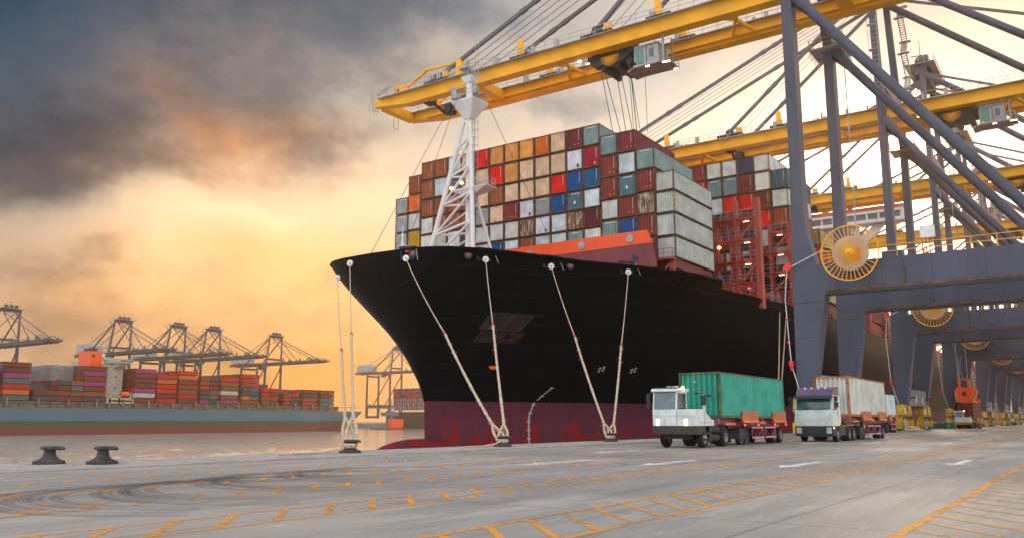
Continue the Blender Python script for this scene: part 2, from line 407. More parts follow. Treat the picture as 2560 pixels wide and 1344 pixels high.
# ------------------------------------------------------------------ container ship at our quay
YC = 62.0
def tab(T, v):
    if v <= T[0][0]: return T[0][1]
    for (a, b), (c, d) in zip(T, T[1:]):
        if v <= c: return b+(d-b)*(v-a)/(c-a)
    return T[-1][1]
STEM = [(-12,72.4),(-.3,72.4),(3.6,72.2),(5.8,71.4),(8.5,70.0),(10.7,68.6),(12.3,67.3),(13.8,66.0),(15.8,64.5),(17.5,63.7),(19.3,63.4),(22,63.2)]
DK = [(0,0),(.002,.13),(.0055,.19),(.015,.255),(.032,.315),(.075,.395),(.126,.455),(.165,.53),(.218,.61),(.256,.705),(.311,.81),(.392,.895),(.58,.95),(.78,.98),(1,1),(9,1)]
def half(x, z):
    t = x - tab(STEM, z)
    if t <= 0: return 0
    s = min(1, max(0, (z-2)/17))
    a = tab(DK, t/72); w = sin(min(1, t/(88-16*s))*pi/2)**1.15
    b = 28.5*(w+(a-w)*s**1.45)
    if x > 380:
        q = (x-380)/70; zb = tab([(380,-12),(395,-8),(420,-1),(440,6),(452,10)], x)
        b *= (1-.12*q) * (max(0, min(1, (z-zb)/(3+16*q)))**.45 if z > zb else 0)
    return b
def rail(x): return tab([(63,18.75),(65,18.85),(72,18.9),(80,18.5),(86,18.25),(98,18.15),(98.4,17.2),(500,17.2)], x)
def RL2(x): return tab([(64,17.3),(98,16.6),(140,16.3)], x)
def hull_mat():
    m = bpy.data.materials.new('ship_hull_paint'); nt = nodes(m)
    out = N(nt, 'ShaderNodeOutputMaterial'); p = N(nt, 'ShaderNodeBsdfPrincipled'); nt.links.new(p.outputs[0], out.inputs[0])
    tc = N(nt, 'ShaderNodeTexCoord'); sp = N(nt, 'ShaderNodeSeparateXYZ'); nt.links.new(tc.outputs['Object'], sp.inputs[0]); z = sp.outputs[2]
    v = coords(nt); vs = coords(nt, (1, 1, .18))
    n1 = noise(nt, v, .12, 6); n2 = noise(nt, vs, .7, 8, .7); n3 = noise(nt, v, 1.2, 6, .7)
    blk = mixc(nt, n1, (.0025, .003, .004), (.006, .006, .008))
    sc = coords(nt, (1.4, 1, .1)); n5 = noise(nt, sc, 1.1, 9, .75)
    blk = mixc(nt, math_(nt, 'MULTIPLY', sstep(nt, n5, .62, .8), .6), blk, (.06, .035, .02))
    pur = mixc(nt, n2, (.105, .028, .045), (.16, .042, .062))
    # red bottom paint showing in scraped vertical strips, raggedly more towards the keel
    vr = N(nt, 'ShaderNodeTexCoord'); mp = N(nt, 'ShaderNodeMapping'); mp.inputs['Scale'].default_value = (1.25, 1.25, .2); nt.links.new(vr.outputs['Object'], mp.inputs['Vector'])
    vo = N(nt, 'ShaderNodeTexVoronoi', feature='F1'); vo.inputs['Scale'].default_value = .8; nt.links.new(mp.outputs[0], vo.inputs['Vector'])
    sx = N(nt, 'ShaderNodeSeparateColor'); nt.links.new(vo.outputs['Color'], sx.inputs[0])
    h = math_(nt, 'MULTIPLY_ADD', sx.outputs[0], 4.2, math_(nt, 'MULTIPLY_ADD', n3, 3.0, -4.1))
    rf = math_(nt, 'MULTIPLY', math_(nt, 'SUBTRACT', h, z), 3, clamp=True)
    edge = sstep(nt, vo.outputs['Distance'], .62, .5)
    rf = math_(nt, 'MULTIPLY', rf, math_(nt, 'MULTIPLY_ADD', edge, .6, .4))
    bot = mixc(nt, rf, pur, mixc(nt, n2, (.22, .016, .018), (.31, .028, .026)))
    bot = mixc(nt, math_(nt, 'MULTIPLY', sstep(nt, n3, .6, .72), sstep(nt, z, 0, -2.5)), bot, (.07, .05, .012))
    for ax, per in ((0, 9.7), (2, 2.55)):
        fr = math_(nt, 'FRACT', math_(nt, 'DIVIDE', math_(nt, 'ADD', sp.outputs[ax], 100.0), per))
        ln = math_(nt, 'MULTIPLY', math_(nt, 'LESS_THAN', fr, .06/per), .5); blk = mixc(nt, ln, blk, (.028, .026, .024)); bot = mixc(nt, math_(nt, 'MULTIPLY', ln, .6), bot, (.03, .012, .018))
    c = mixc(nt, math_(nt, 'GREATER_THAN', z, 3.55), bot, blk)
    nt.links.new(c, p.inputs['Base Color'])
    nt.links.new(math_(nt, 'MULTIPLY_ADD', n2, .2, .32), p.inputs['Roughness']); p.inputs['Specular IOR Level'].default_value = .08
    b = N(nt, 'ShaderNodeBump'); b.inputs['Strength'].default_value = .25; b.inputs['Distance'].default_value = .1
    nt.links.new(noise(nt, v, .35, 3), b.inputs['Height']); nt.links.new(b.outputs[0], p.inputs['Normal'])
    return m
M_hull = hull_mat()
ship = thing('container_ship', 'huge black container ship with purple red underside moored bow first along the quay', 'ship', (0,0,0))
TT = [0,.0006,.002,.0055,.01,.015,.022,.032,.05,.075,.1,.126,.15,.178,.21,.24,.265,.29,.32,.36,.4,.455,.471,.478,.5,.54,.6,.66,.74,.82,.9,1,1.1,1.25,1.6,2.2,3,4,4.4,4.6,4.75,4.9,5.03,5.15,5.23,5.3]
NL = 26
def hull_side(sgn):
    vs = []; fs = []
    for i, t in enumerate(TT):
        for j in range(NL):
            f = j/(NL-1); q = min(1, t)
            xg = 64+72*t; zt = rail(xg if t > .46 else tab(STEM, 19.2)+72*t)
            z = -9+f*(zt+9); x = tab(STEM, z)*(1-q)+64*q+72*t
            
            vs.append((x, YC - sgn*half(x+1e-6, z) if t > 0 else YC, z))
    for i in range(len(TT)-1):
        for j in range(NL-1): fs.append((i*NL+j, (i+1)*NL+j, (i+1)*NL+j+1, i*NL+j+1))
    return vs, fs
g = MB().mat(M_hull)
g.add(*hull_side(1)); g.add(*hull_side(-1))
# transom
xe = 64+72*5.3
ys = [(YC-half(xe-.01, -9+(17.2+9)*j/25), -9+26.2*j/25) for j in range(26)]
n = len(ys); g.add([(xe, y, z) for y, z in ys]+[(xe, 2*YC-y, z) for y, z in ys], [(j, j+1, n+j+1, n+j) for j in range(n-1)])
o = g.build('hull', parent=ship, smooth=True)
# bulbous bow
prof = []
for i in range(15):
    a = pi/2*i/14; prof.append((4.0*sin(a)**.9, 62.4+8.5*(1-cos(a))))
prof += [(4.0, 80), (3.0, 92)]
g = MB().mat(M_hull); g.lathe([(r, h) for r, h in prof], (0,0,0), 28, 'x')
g.v = [(x, YC + y*.62, z - 4.55) for x, y, z in g.v]
g.build('bulbous_bow', parent=ship, smooth=True)
# deck
g = MB().mat(M_red); poly = []
xs_ = [66.2, 67, 68, 70, 73, 76, 80, 84, 92, 104, 120, 150, 300, 400, 444]
zd = lambda x: 15.9 if x < 104 else 16.0
for a, b in zip(xs_, xs_[1:]):
    ha, hb = half(a, 15.8)-.25, half(b, 15.8)-.25
    g.add([(a,YC-ha,zd(a)),(b,YC-hb,zd(a)),(b,YC+hb,zd(a)),(a,YC+ha,zd(a))], [(0,1,2,3)])
g.build('main_deck', parent=ship)
# bulwark cap rail and rubbing strip
g = MB().mat(M_hull)
px = None
pts = [63.4+72*t for t in (0,.001,.002,.0055,.01,.015,.022,.032,.05,.075,.1,.126,.15,.178,.21,.24,.265,.29,.32,.36,.4,.455,.468)]
for sgn in (1, -1):
    pl = [(x, YC-sgn*half(x+1e-6, rail(x)-.05), rail(x)) for x in pts]
    for a, b in zip(pl, pl[1:]): g.bar(a, b, .3, .16)
    pl = [(x, YC-sgn*(half(x, RL2(x))+.03), RL2(x)) for x in [66,67.5,70,75,80,86,92,98,105,112,120,130]]
    for a, b in zip(pl, pl[1:]): g.bar(a, b, .12, .07)
g.build('bulwark_rail', parent=ship)
# hatch base under the stacks
g = MB().mat(M_mar)
g.box(91.3, 103, 43.0, 81, 15.95, 20.25); g.box(91.3, 103, 39.8, 84.2, 19.2, 20.25)
for k in range(6): g.box(122+k*16, 133.6+k*16, 35.2, 88.8, 16.05, 20.25)
for k in range(9): g.box(224+k*20, 241+k*20, 35.2, 88.8, 16.05, 20.0)
g.build('hatch_coaming', parent=ship)
g = MB().mat(M_red)
g.box(90.6, 91.2, 39.7, 40.3, 18.0, 20.2); g.box(90.6, 91.2, 42.0, 42.7, 15.9, 20.2)
g.box(89.9, 91.25, 39.5, 43.0, 20.0, 20.2)
for z in (20.75, 21.3): g.bar((89.95, 39.55, z), (89.95, 43.0, z), .06); g.bar((89.95, 39.55, z), (91.2, 39.55, z), .06)
for y in (39.55, 40.7, 41.8, 43.0): g.bar((89.95, y, 20.2), (89.95, y, 21.3), .06)
g.bar((90, 41.2, 18.2), (90.9, 40.0, 20.0), .2)
g.build('stack_platform', parent=ship)
# breakwater
bw = MB().mat(M_mar)
def bplate(x, t, pl): bw.prism(pl, 'x', x, x+t)
bplate(88, .35, [(44.0, 15.9), (40.7, 19.0), (41.25, 21.75), (82.75, 21.75), (83.3, 19.0), (80, 15.9)])
B = bw.build('breakwater', parent=ship)
g = MB().mat(M_orange); g.prism([(41.25, 21.75), (41.85, 23.35), (82.15, 23.35), (82.75, 21.75)], 'x', 87.96, 88.4); g.build('orange_top_band', parent=B)
g = MB().mat(M_grey)
for y, z in ((44.0, 22.55), (50.6, 22.5), (58.2, 22.4)): g = MB().mat(M_grey); g.lathe([(0, 87.86), (.48, 87.86), (.48, 87.97)], (0, y, z), 20, 'x'); g.build('porthole_cover', parent=B, smooth=True)
g = MB().mat(M_mar)
g.mat(M_dark)
for y, z, s in ((43.4, 20.2, .38), (47.6, 19.1, .42)): g.lathe([(0, 87.88), (s, 87.88), (s, 87.91)], (0, y, z), 20, 'x')
g.box(87.9, 87.99, 43.6, 45.6, 17.6, 18.8)
g.build('breakwater_opening', parent=B)
g = MB().mat(M_red)
for y0 in (49.0, 53.0):
    g.bar((86.6, y0, 18.6), (86.6, y0+3.2, 17.6+3.5), .07); g.bar((86.6, y0, 17.8), (86.6, y0+3.2, 20.2), .07)
    for k in range(5): yy = y0+k*.8; g.bar((86.6, yy, 17.6+k*.62), (86.6, yy, 18.7+k*.6), .05)
g.box(86, 87.5, 51.2, 53.4, 16, 18.9)
g.mat(M_dark); g.box(86.2, 87.2, 50.4, 51.0, 19.6, 20.3); g.box(86.2, 87.4, 46.8, 47.4, 18.6, 19.3)
g.build('deck_stair', parent=B)
g = MB().mat(M_yel)
for y0, y1 in ((47.0, 49.6), (49.9, 52.6)):
    for z in (18.2, 19.1): g.bar((82, y0, z), (82, y1, z), .08)
    for y in (y0, (y0+y1)/2, y1): g.bar((82, y, 16), (82, y, 19.1), .08)
for z in (18.6, 19.25): g.bar((80, 58.6, z), (80, 61.4, z), .08)
for y in (58.6, 60, 61.4): g.bar((80, y, 16), (80, y, 19.25), .08)
g.build('yellow_railing', parent=ship)
# foremast
mast = MB().mat(M_white)
X = 80.0
mast.tube((X, 62, 15.9), (X, 62, 40.5), .42, .42, 12); mast.tube((X, 62, 40.5), (X, 62.1, 44.4), .45, .4, 12)
LT, LB = Vector((X, 62.9, 38.6)), Vector((X-.6, 69.6, 15.9)); RT, RB = Vector((X-.6, 61.3, 36)), Vector((X-1.6, 59.9, 15.9)); QT, QB = Vector((X+.5, 61.7, 30)), Vector((X+4, 59.3, 15.9))
mast.tube(LT, LB, .3, .36, 10); mast.tube(RT+(RT-RB)*.1, RB, .26, .32, 10); mast.tube(QT, QB, .2, .2, 8)
def on(a, b, z): t = (z-a.z)/(b.z-a.z); return a+(b-a)*t
lv = [35.2, 31.6, 28.0, 24.3, 20.6, 17]
for i, z in enumerate(lv):
    a = on(LT, LB, z); b = on(RT, RB, z+1.0); c = Vector((X, 62, z-.3))
    mast.tube(a, b, .17, n=8); mast.tube(a, c, .15, n=8)
    if i+1 < len(lv):
        a2 = on(LT, LB, lv[i+1]); mast.tube(a2, b, .17, n=8); mast.tube(a2 if i % 2 else a2+Vector((.3,0,.2)), c+Vector((.5,-.6,-.2)), .13, n=8)
mo = mast.build('foremast', parent=ship, smooth=True)
g = MB().mat(M_white)
def ppl(z, hx, hy, cy=62, cx=X): return [(cx-hx, cy-hy, z), (cx+hx, cy-hy, z), (cx+hx, cy+hy, z), (cx-hx, cy+hy, z)]
g.hexa(ppl(38.7, .5, .5), ppl(40.8, 1.6, 1.7)); g.hexa(ppl(40.8, 1.6, 1.7), ppl(41.0, 1.65, 1.75))
for k in range(-2, 3): g.bar((X-1.62, 62+k*.8, 40.7), (X-.45, 62+k*.2, 38.8), .06)
g.build('mast_platform', parent=mo)
g = MB().mat(M_white); g.hexa(ppl(43.6, .5, .5), ppl(44.3, .85, .85)); g.build('mast_platform', parent=mo)
g = MB().mat(M_white); g.hexa(ppl(28.6, .4, .4, 61.6), ppl(29.4, 1.1, 2.7, 61.3)); g.hexa(ppl(29.4, 1.1, 2.7, 61.3), ppl(29.55, 1.15, 2.8, 61.3)); g.build('mast_platform', parent=mo)
g = MB().mat(M_grey)
def rails(g, z, hx, hy, hh=1.1, cy=62, r=.045, cx=X, n=3):
    P = [(cx-hx, cy-hy), (cx+hx, cy-hy), (cx+hx, cy+hy), (cx-hx, cy+hy), (cx-hx, cy-hy)]
    for (a, b), (c, d) in zip(P, P[1:]):
        for q in (.55, 1): g.bar((a, b, z+hh*q), (c, d, z+hh*q), r)
        for k in range(n): g.bar((a+(c-a)*k/n, b+(d-b)*k/n, z), (a+(c-a)*k/n, b+(d-b)*k/n, z+hh), r)
rails(g, 41, 1.55, 1.65); rails(g, 44.3, .8, .8); rails(g, 29.5, 1.0, 2.6, cy=61.3)
for z0, z1 in ((19, 39), (41, 43.6)):
    for s in (-.22, .22): g.bar((X-.4+s, 61.1, z0), (X-.4+s, 61.1, z1), .05)
    k = z0
    while k < z1: g.bar((X-.62, 61.1, k), (X-.18, 61.1, k), .04); k += .45
    k = z0+8
    while k < z1:
        g.ring((X-.4, 60.8, k), .4, .03, 'z', 10, 4); k += 1.0
    for s in (-.35, .35): g.bar((X-.4+s, 60.6, z0+8), (X-.4+s, 60.6, z1), .04)
g.build('mast_ladder', parent=mo)
g = MB().mat(M_grey)
g.bar((X-.3, 62.2, 44.3), (X-.3, 62.2, 46.2), .28); g.box(X-1.1, X+.3, 61.7, 63.0, 45.3, 45.55); g.box(X-.9, X+.1, 62, 62.8, 45.6, 45.75); g.lathe([(.0, 0), (.2, .05), (.2, .5), (0, .55)], (X-.3, 62.2, 46.2), 10)
g.bar((X-1.6, 64.0, 42.6), (X-1.6, 61.4, 42.7), .1, .18); g.tube((X-2.0, 63.2, 41), (X-2.0, 63.2, 42.5), .18, n=8)
g.tube((X-1.9, 62.9, 41), (X-1.9, 62.9, 42.3), .35, .2, n=8)
g.box(X-1.9, X-1.3, 59.6, 60.0, 41.2, 42.1)
g.build('radar_scanner', parent=mo)
g = MB().mat(M_lampo)
for y, z in ((63.8, 29.75), (62.2, 30.2)):
    l = MB().mat(M_lampo); l.lathe([(0,-.22),(.18,-.12),(.22,0),(.18,.12),(0,.22)], (X-1.25, y, z), 10); l.build('lit_deck_lamp', parent=mo, smooth=True)
g = MB().mat(M_stay)
for a, b in (((X-1.5, 63.9, 40.6), (64.5, 63.5, 18.8)), ((X-1.5, 63.2, 40.6), (X-2, 73, 17)), ((X+1.5, 60.1, 40.6), (91, 55, 20.3)), ):
    g.tube(a, b, .035, n=4)
g.build('mast_guy_wire', parent=mo)
g = MB().mat(M_white); g.tube((67.5, 61.5, 16), (67.5, 61.5, 21.6), .16, .1, 8); g.box(67.3, 67.7, 61, 62, 20.2, 20.3); g.tube((67.5, 61.5, 21.6), (67.5, 61.5, 22.6), .05, n=6)
g.tube((67.5,61.4,20.3), (74, 56.6, 19.5), .05, n=4); g.bar((72, 58.1, 16), (72, 58.1, 19.7), .1)
g.build('jackstaff', parent=ship)
# fairleads, roller brackets on the bulwark, hull marks
def on_hull(x, z, off=0): 
    h = half(x, z); e = .15; n = Vector((-(half(x+e, z)-half(x-e, z))/(2*e), -1, 0)).normalized(); n = Vector((n.x, n.y, 0))
    return Vector((x, YC-h, z)), n
LEADS = [(63.99, 17.8), (69.15, 17.85), (75.86, 17.73), (83.33, 17.65)]
TOPS = [Vector((64.2, 68.0, 16.9)), Vector((63.0, 64.9, 18.0))]
def disc(c, n, t):
    g = MB().mat(M_white); g.tube(c-n*.09, c+n*.05, .34, .34, 16); g.mat(M_dark); g.tube(c+n*.05, c+n*.07, .07, .07, 8); g.build('rope_guard_disc', parent=ship)
for c in TOPS: disc(c, Vector((-1,-.3,0)).normalized(), None)
for i, (x, z) in enumerate(LEADS):
    p, n = on_hull(x, z); t = Vector((-n.y, n.x, 0)); W = .7; a = p+n*.05+Vector((0,0,.35))
    g = MB().mat(M_dark)
    g.bar(a+t*(-W*1.35)+Vector((0,0,.85)), a+t*(W*1.35)+Vector((0,0,.85)), .5, .16)
    for q in (-1, 1): g.bar(a+t*(q*W)+Vector((0,0,.8)), a+t*(q*W)+Vector((0,0,-.4)), .28, .12)
    g.bar(a+t*-W+Vector((0,0,-.4)), a+t*W+Vector((0,0,-.4)), .3, .1)
    g.bar(a+t*-.6+Vector((0,0,.1))-n*.05, a+t*.6+Vector((0,0,.1))-n*.05, .1, .7)
    fb = g.build('fairlead', parent=ship)
    g = MB().mat(M_redp); g.bar(a+t*-.25+n*.12+Vector((0,0,.45)), a+t*.2+n*.12+Vector((0,0,.45)), .05, .22); g.build('roller', parent=fb)
    g = MB().mat(M_grey); g.bar(a+t*(W+.35)+n*.15+Vector((0,0,.7)), a+t*(W+.75)+n*.5+Vector((0,0,-.65)), .06); g.build('fairlead_bracket', parent=fb)
    c = p+n*.45; disc(c, n, t); TOPS.append(c)
g = MB().mat(M_pink)
for x, z in ((64.0, 18.3), (67.5, 18.25), (77.8, 18.05)):
    g = MB(); p, n = on_hull(x, z); t = Vector((-n.y, n.x, 0)); a = p+n*.03
    g.mat(M_dark); g.tube(a-n*.1, a+n*.06, .42, .46, 14); g.mat(M_pink); g.tube(a, a+n*.08, .26, .26, 12)
    g.build('panama_chock', parent=ship)
# white painted marks: thruster signs and draught scale, set 2 cm proud
g = MB().mat(M_mark)
for x, z in ((91.3, 7.6), (95.6, 7.6)):
    p, n0 = on_hull(x, z)
    dz = .2; up = (Vector((x, YC-half(x, z+dz), z+dz))-Vector((x, YC-half(x, z-dz), z-dz))).normalized(); t = Vector((-n0.y, n0.x, 0)); nn = t.cross(up).normalized()
    if nn.y > 0: nn = -nn
    for q in range(4):
        a0 = pi/4+q*pi/2-.42+pi/8; vs = []
        for k in range(6):
            a = a0+.84*k/5; vs.append(p+nn*.05+(t*cos(a)+up*sin(a))*.48)
        vs.append(p+nn*.05+(t*cos(a0+.42)+up*sin(a0+.42))*.1); g.add(vs, [tuple(range(7))])
for k in range(36):
    z = 5.2-k*.2; x = tab([(-2,85.4),(1.4,85.3),(3.4,85.6),(5.3,87.0)], z); w = .2 if k % 5 else .42
    vs = []
    for dx, dz in ((-w/2,0),(w/2,0),(w/2,.11),(-w/2,.11)):
        pp, nn = on_hull(x+dx, z+dz); vs.append(pp+nn*.04)
    g.add(vs, [(0,1,2,3)])
g.build('white_hull_marks', parent=ship)
# anchor pocket with pale scoured paint
g = MB().mat(M_dark)
def patch(g, x0, x1, z0, z1, off, sk=0, n=6):
    vs = []; fs = []
    for i in range(n+1):
        for j in range(n+1):
            z = z0+(z1-z0)*j/n; x = x0+(x1-x0)*i/n+sk*(z-z0); p, nn = on_hull(x, z); vs.append(p+nn*off)
    for i in range(n):
        for j in range(n): a = i*(n+1)+j; fs.append((a, a+n+1, a+n+2, a+1))
    g.add(vs, fs)
M_scour = mat('scoured_rust', (.028, .013, .006), .7, var=.7, scale=1.4, rust=.3)
patch(g, 73.9, 78.6, 11.3, 13.0, .05)
AP = g.build('anchor_pocket', parent=ship)
g = MB().mat(M_scour); patch(g, 74.7, 76.2, 11.4, 12.9, .09); patch(g, 76.7, 78.3, 11.4, 12.9, .09); patch(g, 73.5, 79.6, 13.02, 13.12, .1); patch(g, 74.2, 79.2, 10.0, 11.2, .04, sk=.1)
g.build('scoured_panel', parent=AP)
g = MB().mat(M_orange)
p, n = on_hull(78.4, 7.5); t = Vector((-n.y, n.x, 0)); vs = [p+n*.05+t*a+Vector((0,0,b)) for a, b in ((-.6,-.1),(-.35,.2),(-.05,.15),(.1,.55),(.3,.5),(.25,.1),(.5,.0),(.35,-.3),(-.3,-.35))]
g.add(vs, [tuple(range(len(vs)))]); g.build('orange_hull_mark', parent=ship)

# lashing towers
def lash(name_x, y_out, zb, zt_in, zt_out, n_in, step=3.9):
    g = MB().mat(M_red); x = name_x
    ys = [y_out + 2.9*k for k in range(n_in)]
    for k, y in enumerate(ys):
        top = zt_out if k < 2 else zt_in
        w = .75 if k == 0 else .42
        g.box(x, x+1.1, y-w/2, y+w/2, zb, top)
    z = zb+3.6; lv = []
    while z < zt_out-.5: lv.append(z); z += step*.66 if len(lv) > 3 else step*.75
    for z in lv:
        for k in range(len(ys)-1):
            if z > zt_in and k > 0: continue
            a, b = ys[k]+(.375 if k == 0 else .21), ys[k+1]-.21
            g.box(x-.25, x+1.2, a, b, z-.16, z)
            g.prism([(a, z-.16), (a, z-.95), (a+.5, z-.45), (b-.5, z-.45), (b, z-.95), (b, z-.16)], 'x', x+.2, x+.6)
    lo = g.build('lashing_tower', parent=ship)
    g = MB().mat(M_red)
    for i in range(0, len(lv), 2): g.bar((x+.3, ys[0]+.3, lv[i]+2.4), (x+.3, ys[1]-.2, lv[i]), .25, .35)
    g.build('tower_brace', parent=lo)
    g = MB().mat(M_grey)
    for z in lv:
        hi = 1 if z > zt_in else len(ys)-1
        for q in (.55, 1.1): g.bar((x-.22, ys[0], z+q), (x-.22, ys[hi], z+q), .05)
        for k in range(hi*3+1): y = ys[0]+(ys[hi]-ys[0])*k/(hi*3); g.bar((x-.22, y, z), (x-.22, y, z+1.1), .045)
    for k in range(3 if len(ys) > 2 else 0):
        g.tube((x+.8, ys[1]+.4+.7*k, zb+9), (x+1.1, ys[2]-.4-.7*k, zb+14), .035, n=4)
    g.build('tower_handrail', parent=lo)
    for z in lv[1:]:
        l = MB().mat(M_lamp); l.box(x-.1, x+.1, ys[0]+1.0, ys[0]+1.75, z-.6, z-.53); l.build('tower_lamp', parent=lo)
    return lo
L1 = lash(109, 35.7, 16, 28.5, 31.0, 4)
l = MB().mat(M_lampo); l.lathe([(0,-.3),(.3,0),(0,.3)], (108.7, 40.9, 24.6), 8); l.build('amber_lamp', parent=L1)
l = MB().mat(M_lampr); l.lathe([(0,-.22),(.22,0),(0,.22)], (108.7, 37.0, 18.7), 8); l.build('red_lamp', parent=L1)
L2 = lash(120, 34.6, 16, 27.3, 29.5, 4)
for k in range(6): lash(135+16*k, 34.4, 16, 27 if k < 2 else 24, 29 if k < 2 else 25.5, 3)
for k in range(9): lash(222.2+20*k, 34.4, 16, 24, 25.5, 2)
# deck edge rail, winches, vents
g = MB().mat(M_red)
def edge(x): return YC-half(x, 16.5)+.25
xx = 98.6
while xx < 300:
    g.bar((xx, edge(xx), 16.9), (xx, edge(xx), 18.5), .07); xx += 2.0
for z in (17.7, 18.1, 18.5):
    for a in range(98, 300, 8): g.bar((a+.5, edge(a+.5), z), (a+8.5, edge(a+8.5), z), .06)
g.build('deck_edge_railing', parent=ship)
M_dk = mat('deck_gear_grey', (.16, .16, .17), .5, var=.4, scale=2)
for x, y in ((99.6, 38.6), (112.5, 36.8), (114.5, 36.2), (116.5, 35.9), (126, 34.8), (140, 34.4), (156, 34.4)):
    g = MB().mat(M_dk); g.box(x-.7, x+.7, y-.1, y+1.0, 16, 17.3); g.lathe([(0,-.8),(.95,-.8),(.95,-.65),(.5,-.6),(.5,.6),(.95,.65),(.95,.8),(0,.8)], (x, y+.4, 18.0), 16, 'y'); g.mat(M_red); g.box(x-1.1, x-.85, y, y+1, 16, 18.6)
    g.build('mooring_winch', parent=ship)
# navigation bridge block
g = MB().mat(M_hw)
g.box(210, 222, 50, 74, 16, 46.5); g.box(207.5, 212, 33.4, 90.6, 47.3, 48.1); g.box(207.6, 212, 33.5, 90.5, 49.6, 50.2)
g.box(208, 212, 33.5, 34.2, 48, 49.7); g.box(209.5, 221, 46, 78, 46.4, 50)
y = 33.5
while y < 90.5: g.box(207.7, 208.0, y, y+.35, 48.0, 49.7); y += 2.6
for s in (0, 1):
    q = lambda y: y if s == 0 else 2*YC-y
    g.prism([(q(37.5), 47.35), (q(40.2), 47.35), (q(50), 38.5), (q(50), 35.0)], 'x', 209.2, 210.2)
    g.prism([(q(43.5), 47.35), (q(50), 47.35), (q(50), 45.6), (q(44.6), 46.4)], 'x', 209.2, 210.2)
    g.box(209.3, 210.1, q(44.4)-.5, q(44.4)+.5, 40, 47.3)
br = g.build('bridge_house', parent=ship)
g = MB().mat(M_glass); g.box(208.05, 211.8, 34.3, 89.7, 48.1, 49.58); g.build('bridge_windows', parent=br)
g = MB().mat(M_red); g.box(207.55, 212.1, 33.4, 90.6, 50.2, 51.1); g.build('red_bridge_band', parent=br)
g = MB().mat(M_white)
for y in (36, 39, 60): g.tube((210, y, 51.1), (210, y, 52.6), .12, n=6); g.lathe([(0,-.4),(.4,0),(0,.4)], (210, y, 52.9), 8)
g.tube((210, 33.6, 51), (210, 33.6, 56), .08, n=5); g.build('bridge_antenna', parent=br)
# ------------------------------------------------------------------ shipping containers (one mesh per part, shared; colour per object)
HC = 2.72
def corr(g, p0, d, L, z0, z1, nrm, per, dep):
    # corrugated wall from p0 along unit d, ribs pushed along nrm
    pts = []; n = int(L/per); per = L/n
    for i in range(n):
        a = i*per
        pts += [(a, 0), (a+per*.28, 0), (a+per*.5, dep), (a+per*.78, dep)]
    pts.append((L, 0)); vs = []
    for a, b in pts:
        x = p0[0]+d[0]*a+nrm[0]*b; y = p0[1]+d[1]*a+nrm[1]*b
        vs += [(x, y, z0), (x, y, z1)]
    g.add(vs, [(2*i, 2*i+2, 2*i+3, 2*i+1) for i in range(len(pts)-1)])
def box_body(L, W=2.44, H_=HC, pe=.285, ps=.3, dep=.095, doors=False):
    g = MB().mat(MC); i = .05; h = W/2
    if doors:
        g.box(i+.01, i+.08, -h+.12, -.03, .16, H_-.12); g.box(i+.01, i+.08, .03, h-.12, .16, H_-.12)
        for y in (-.85, -.35, .35, .85): g.tube((i-.03, y, .16), (i-.03, y, H_-.1), .035, n=6)
        for z in (.9, 1.2): g.box(i-.05, i, -.9, -.3, z, z+.06); g.box(i-.05, i, .3, .9, z, z+.06)
        for z in (.7, 1.3, 1.9): g.box(i-.01, i+.02, -h+.2, -.1, z, z+.08); g.box(i-.01, i+.02, .1, h-.2, z, z+.08)
    else: corr(g, (i+.13, -h+.1), (0, 1), W-.2, .16, H_-.1, (-1, 0), pe, .13)
    corr(g, (L-i-.05, -h+.1), (0, 1), W-.2, .16, H_-.1, (1, 0), pe, dep)
    for s in (-1, 1): corr(g, (.12, s*(h-.06)), (1, 0), L-.24, .16, H_-.1, (0, s), ps, .04)
    g.add([(.05,-h+.05,H_-.05),(L-.05,-h+.05,H_-.05),(L-.05,h-.05,H_-.05),(.05,h-.05,H_-.05)], [(0,1,2,3)])
    g.add([(.05,-h+.05,.14),(L-.05,-h+.05,.14),(L-.05,h-.05,.14),(.05,h-.05,.14)], [(0,1,2,3)])
    return g.mesh('container_body')
def box_frame(L, W=2.44, H_=HC, m=None):
    g = MB().mat(m or M_frame); h = W/2
    for x0, x1 in ((0, .15), (L-.15, L)):
        for s in (-1, 1):
            y0, y1 = (s*h, s*(h-.13)) if s < 0 else (s*(h-.13), s*h)
            g.box(x0+.01, x1-.01, y0+.008, y1-.008, .05, H_-.05)
            for z in (0, H_-.13): g.box(x0-.004, x1+.004, y0-.004, y1+.004, z, z+.13)
        g.box(x0+.03, x1-.03, -h+.12, h-.12, .02, .17); g.box(x0+.03, x1-.03, -h+.12, h-.12, H_-.12, H_-.02)
    for s in (-1, 1):
        y = s*(h-.05)
        g.box(.14, L-.14, y-.045, y+.045, .02, .17); g.box(.14, L-.14, y-.045, y+.045, H_-.11, H_-.02)
    return g.mesh('container_frame')
FB = {}
def fmat(L):
    if L not in FB: FB[L] = box_frame(L)
    return FB[L]
BB = {}
def bmesh_(L, doors=False):
    if (L, doors) not in BB: BB[(L, doors)] = box_body(L, doors=doors)
    return BB[(L, doors)]
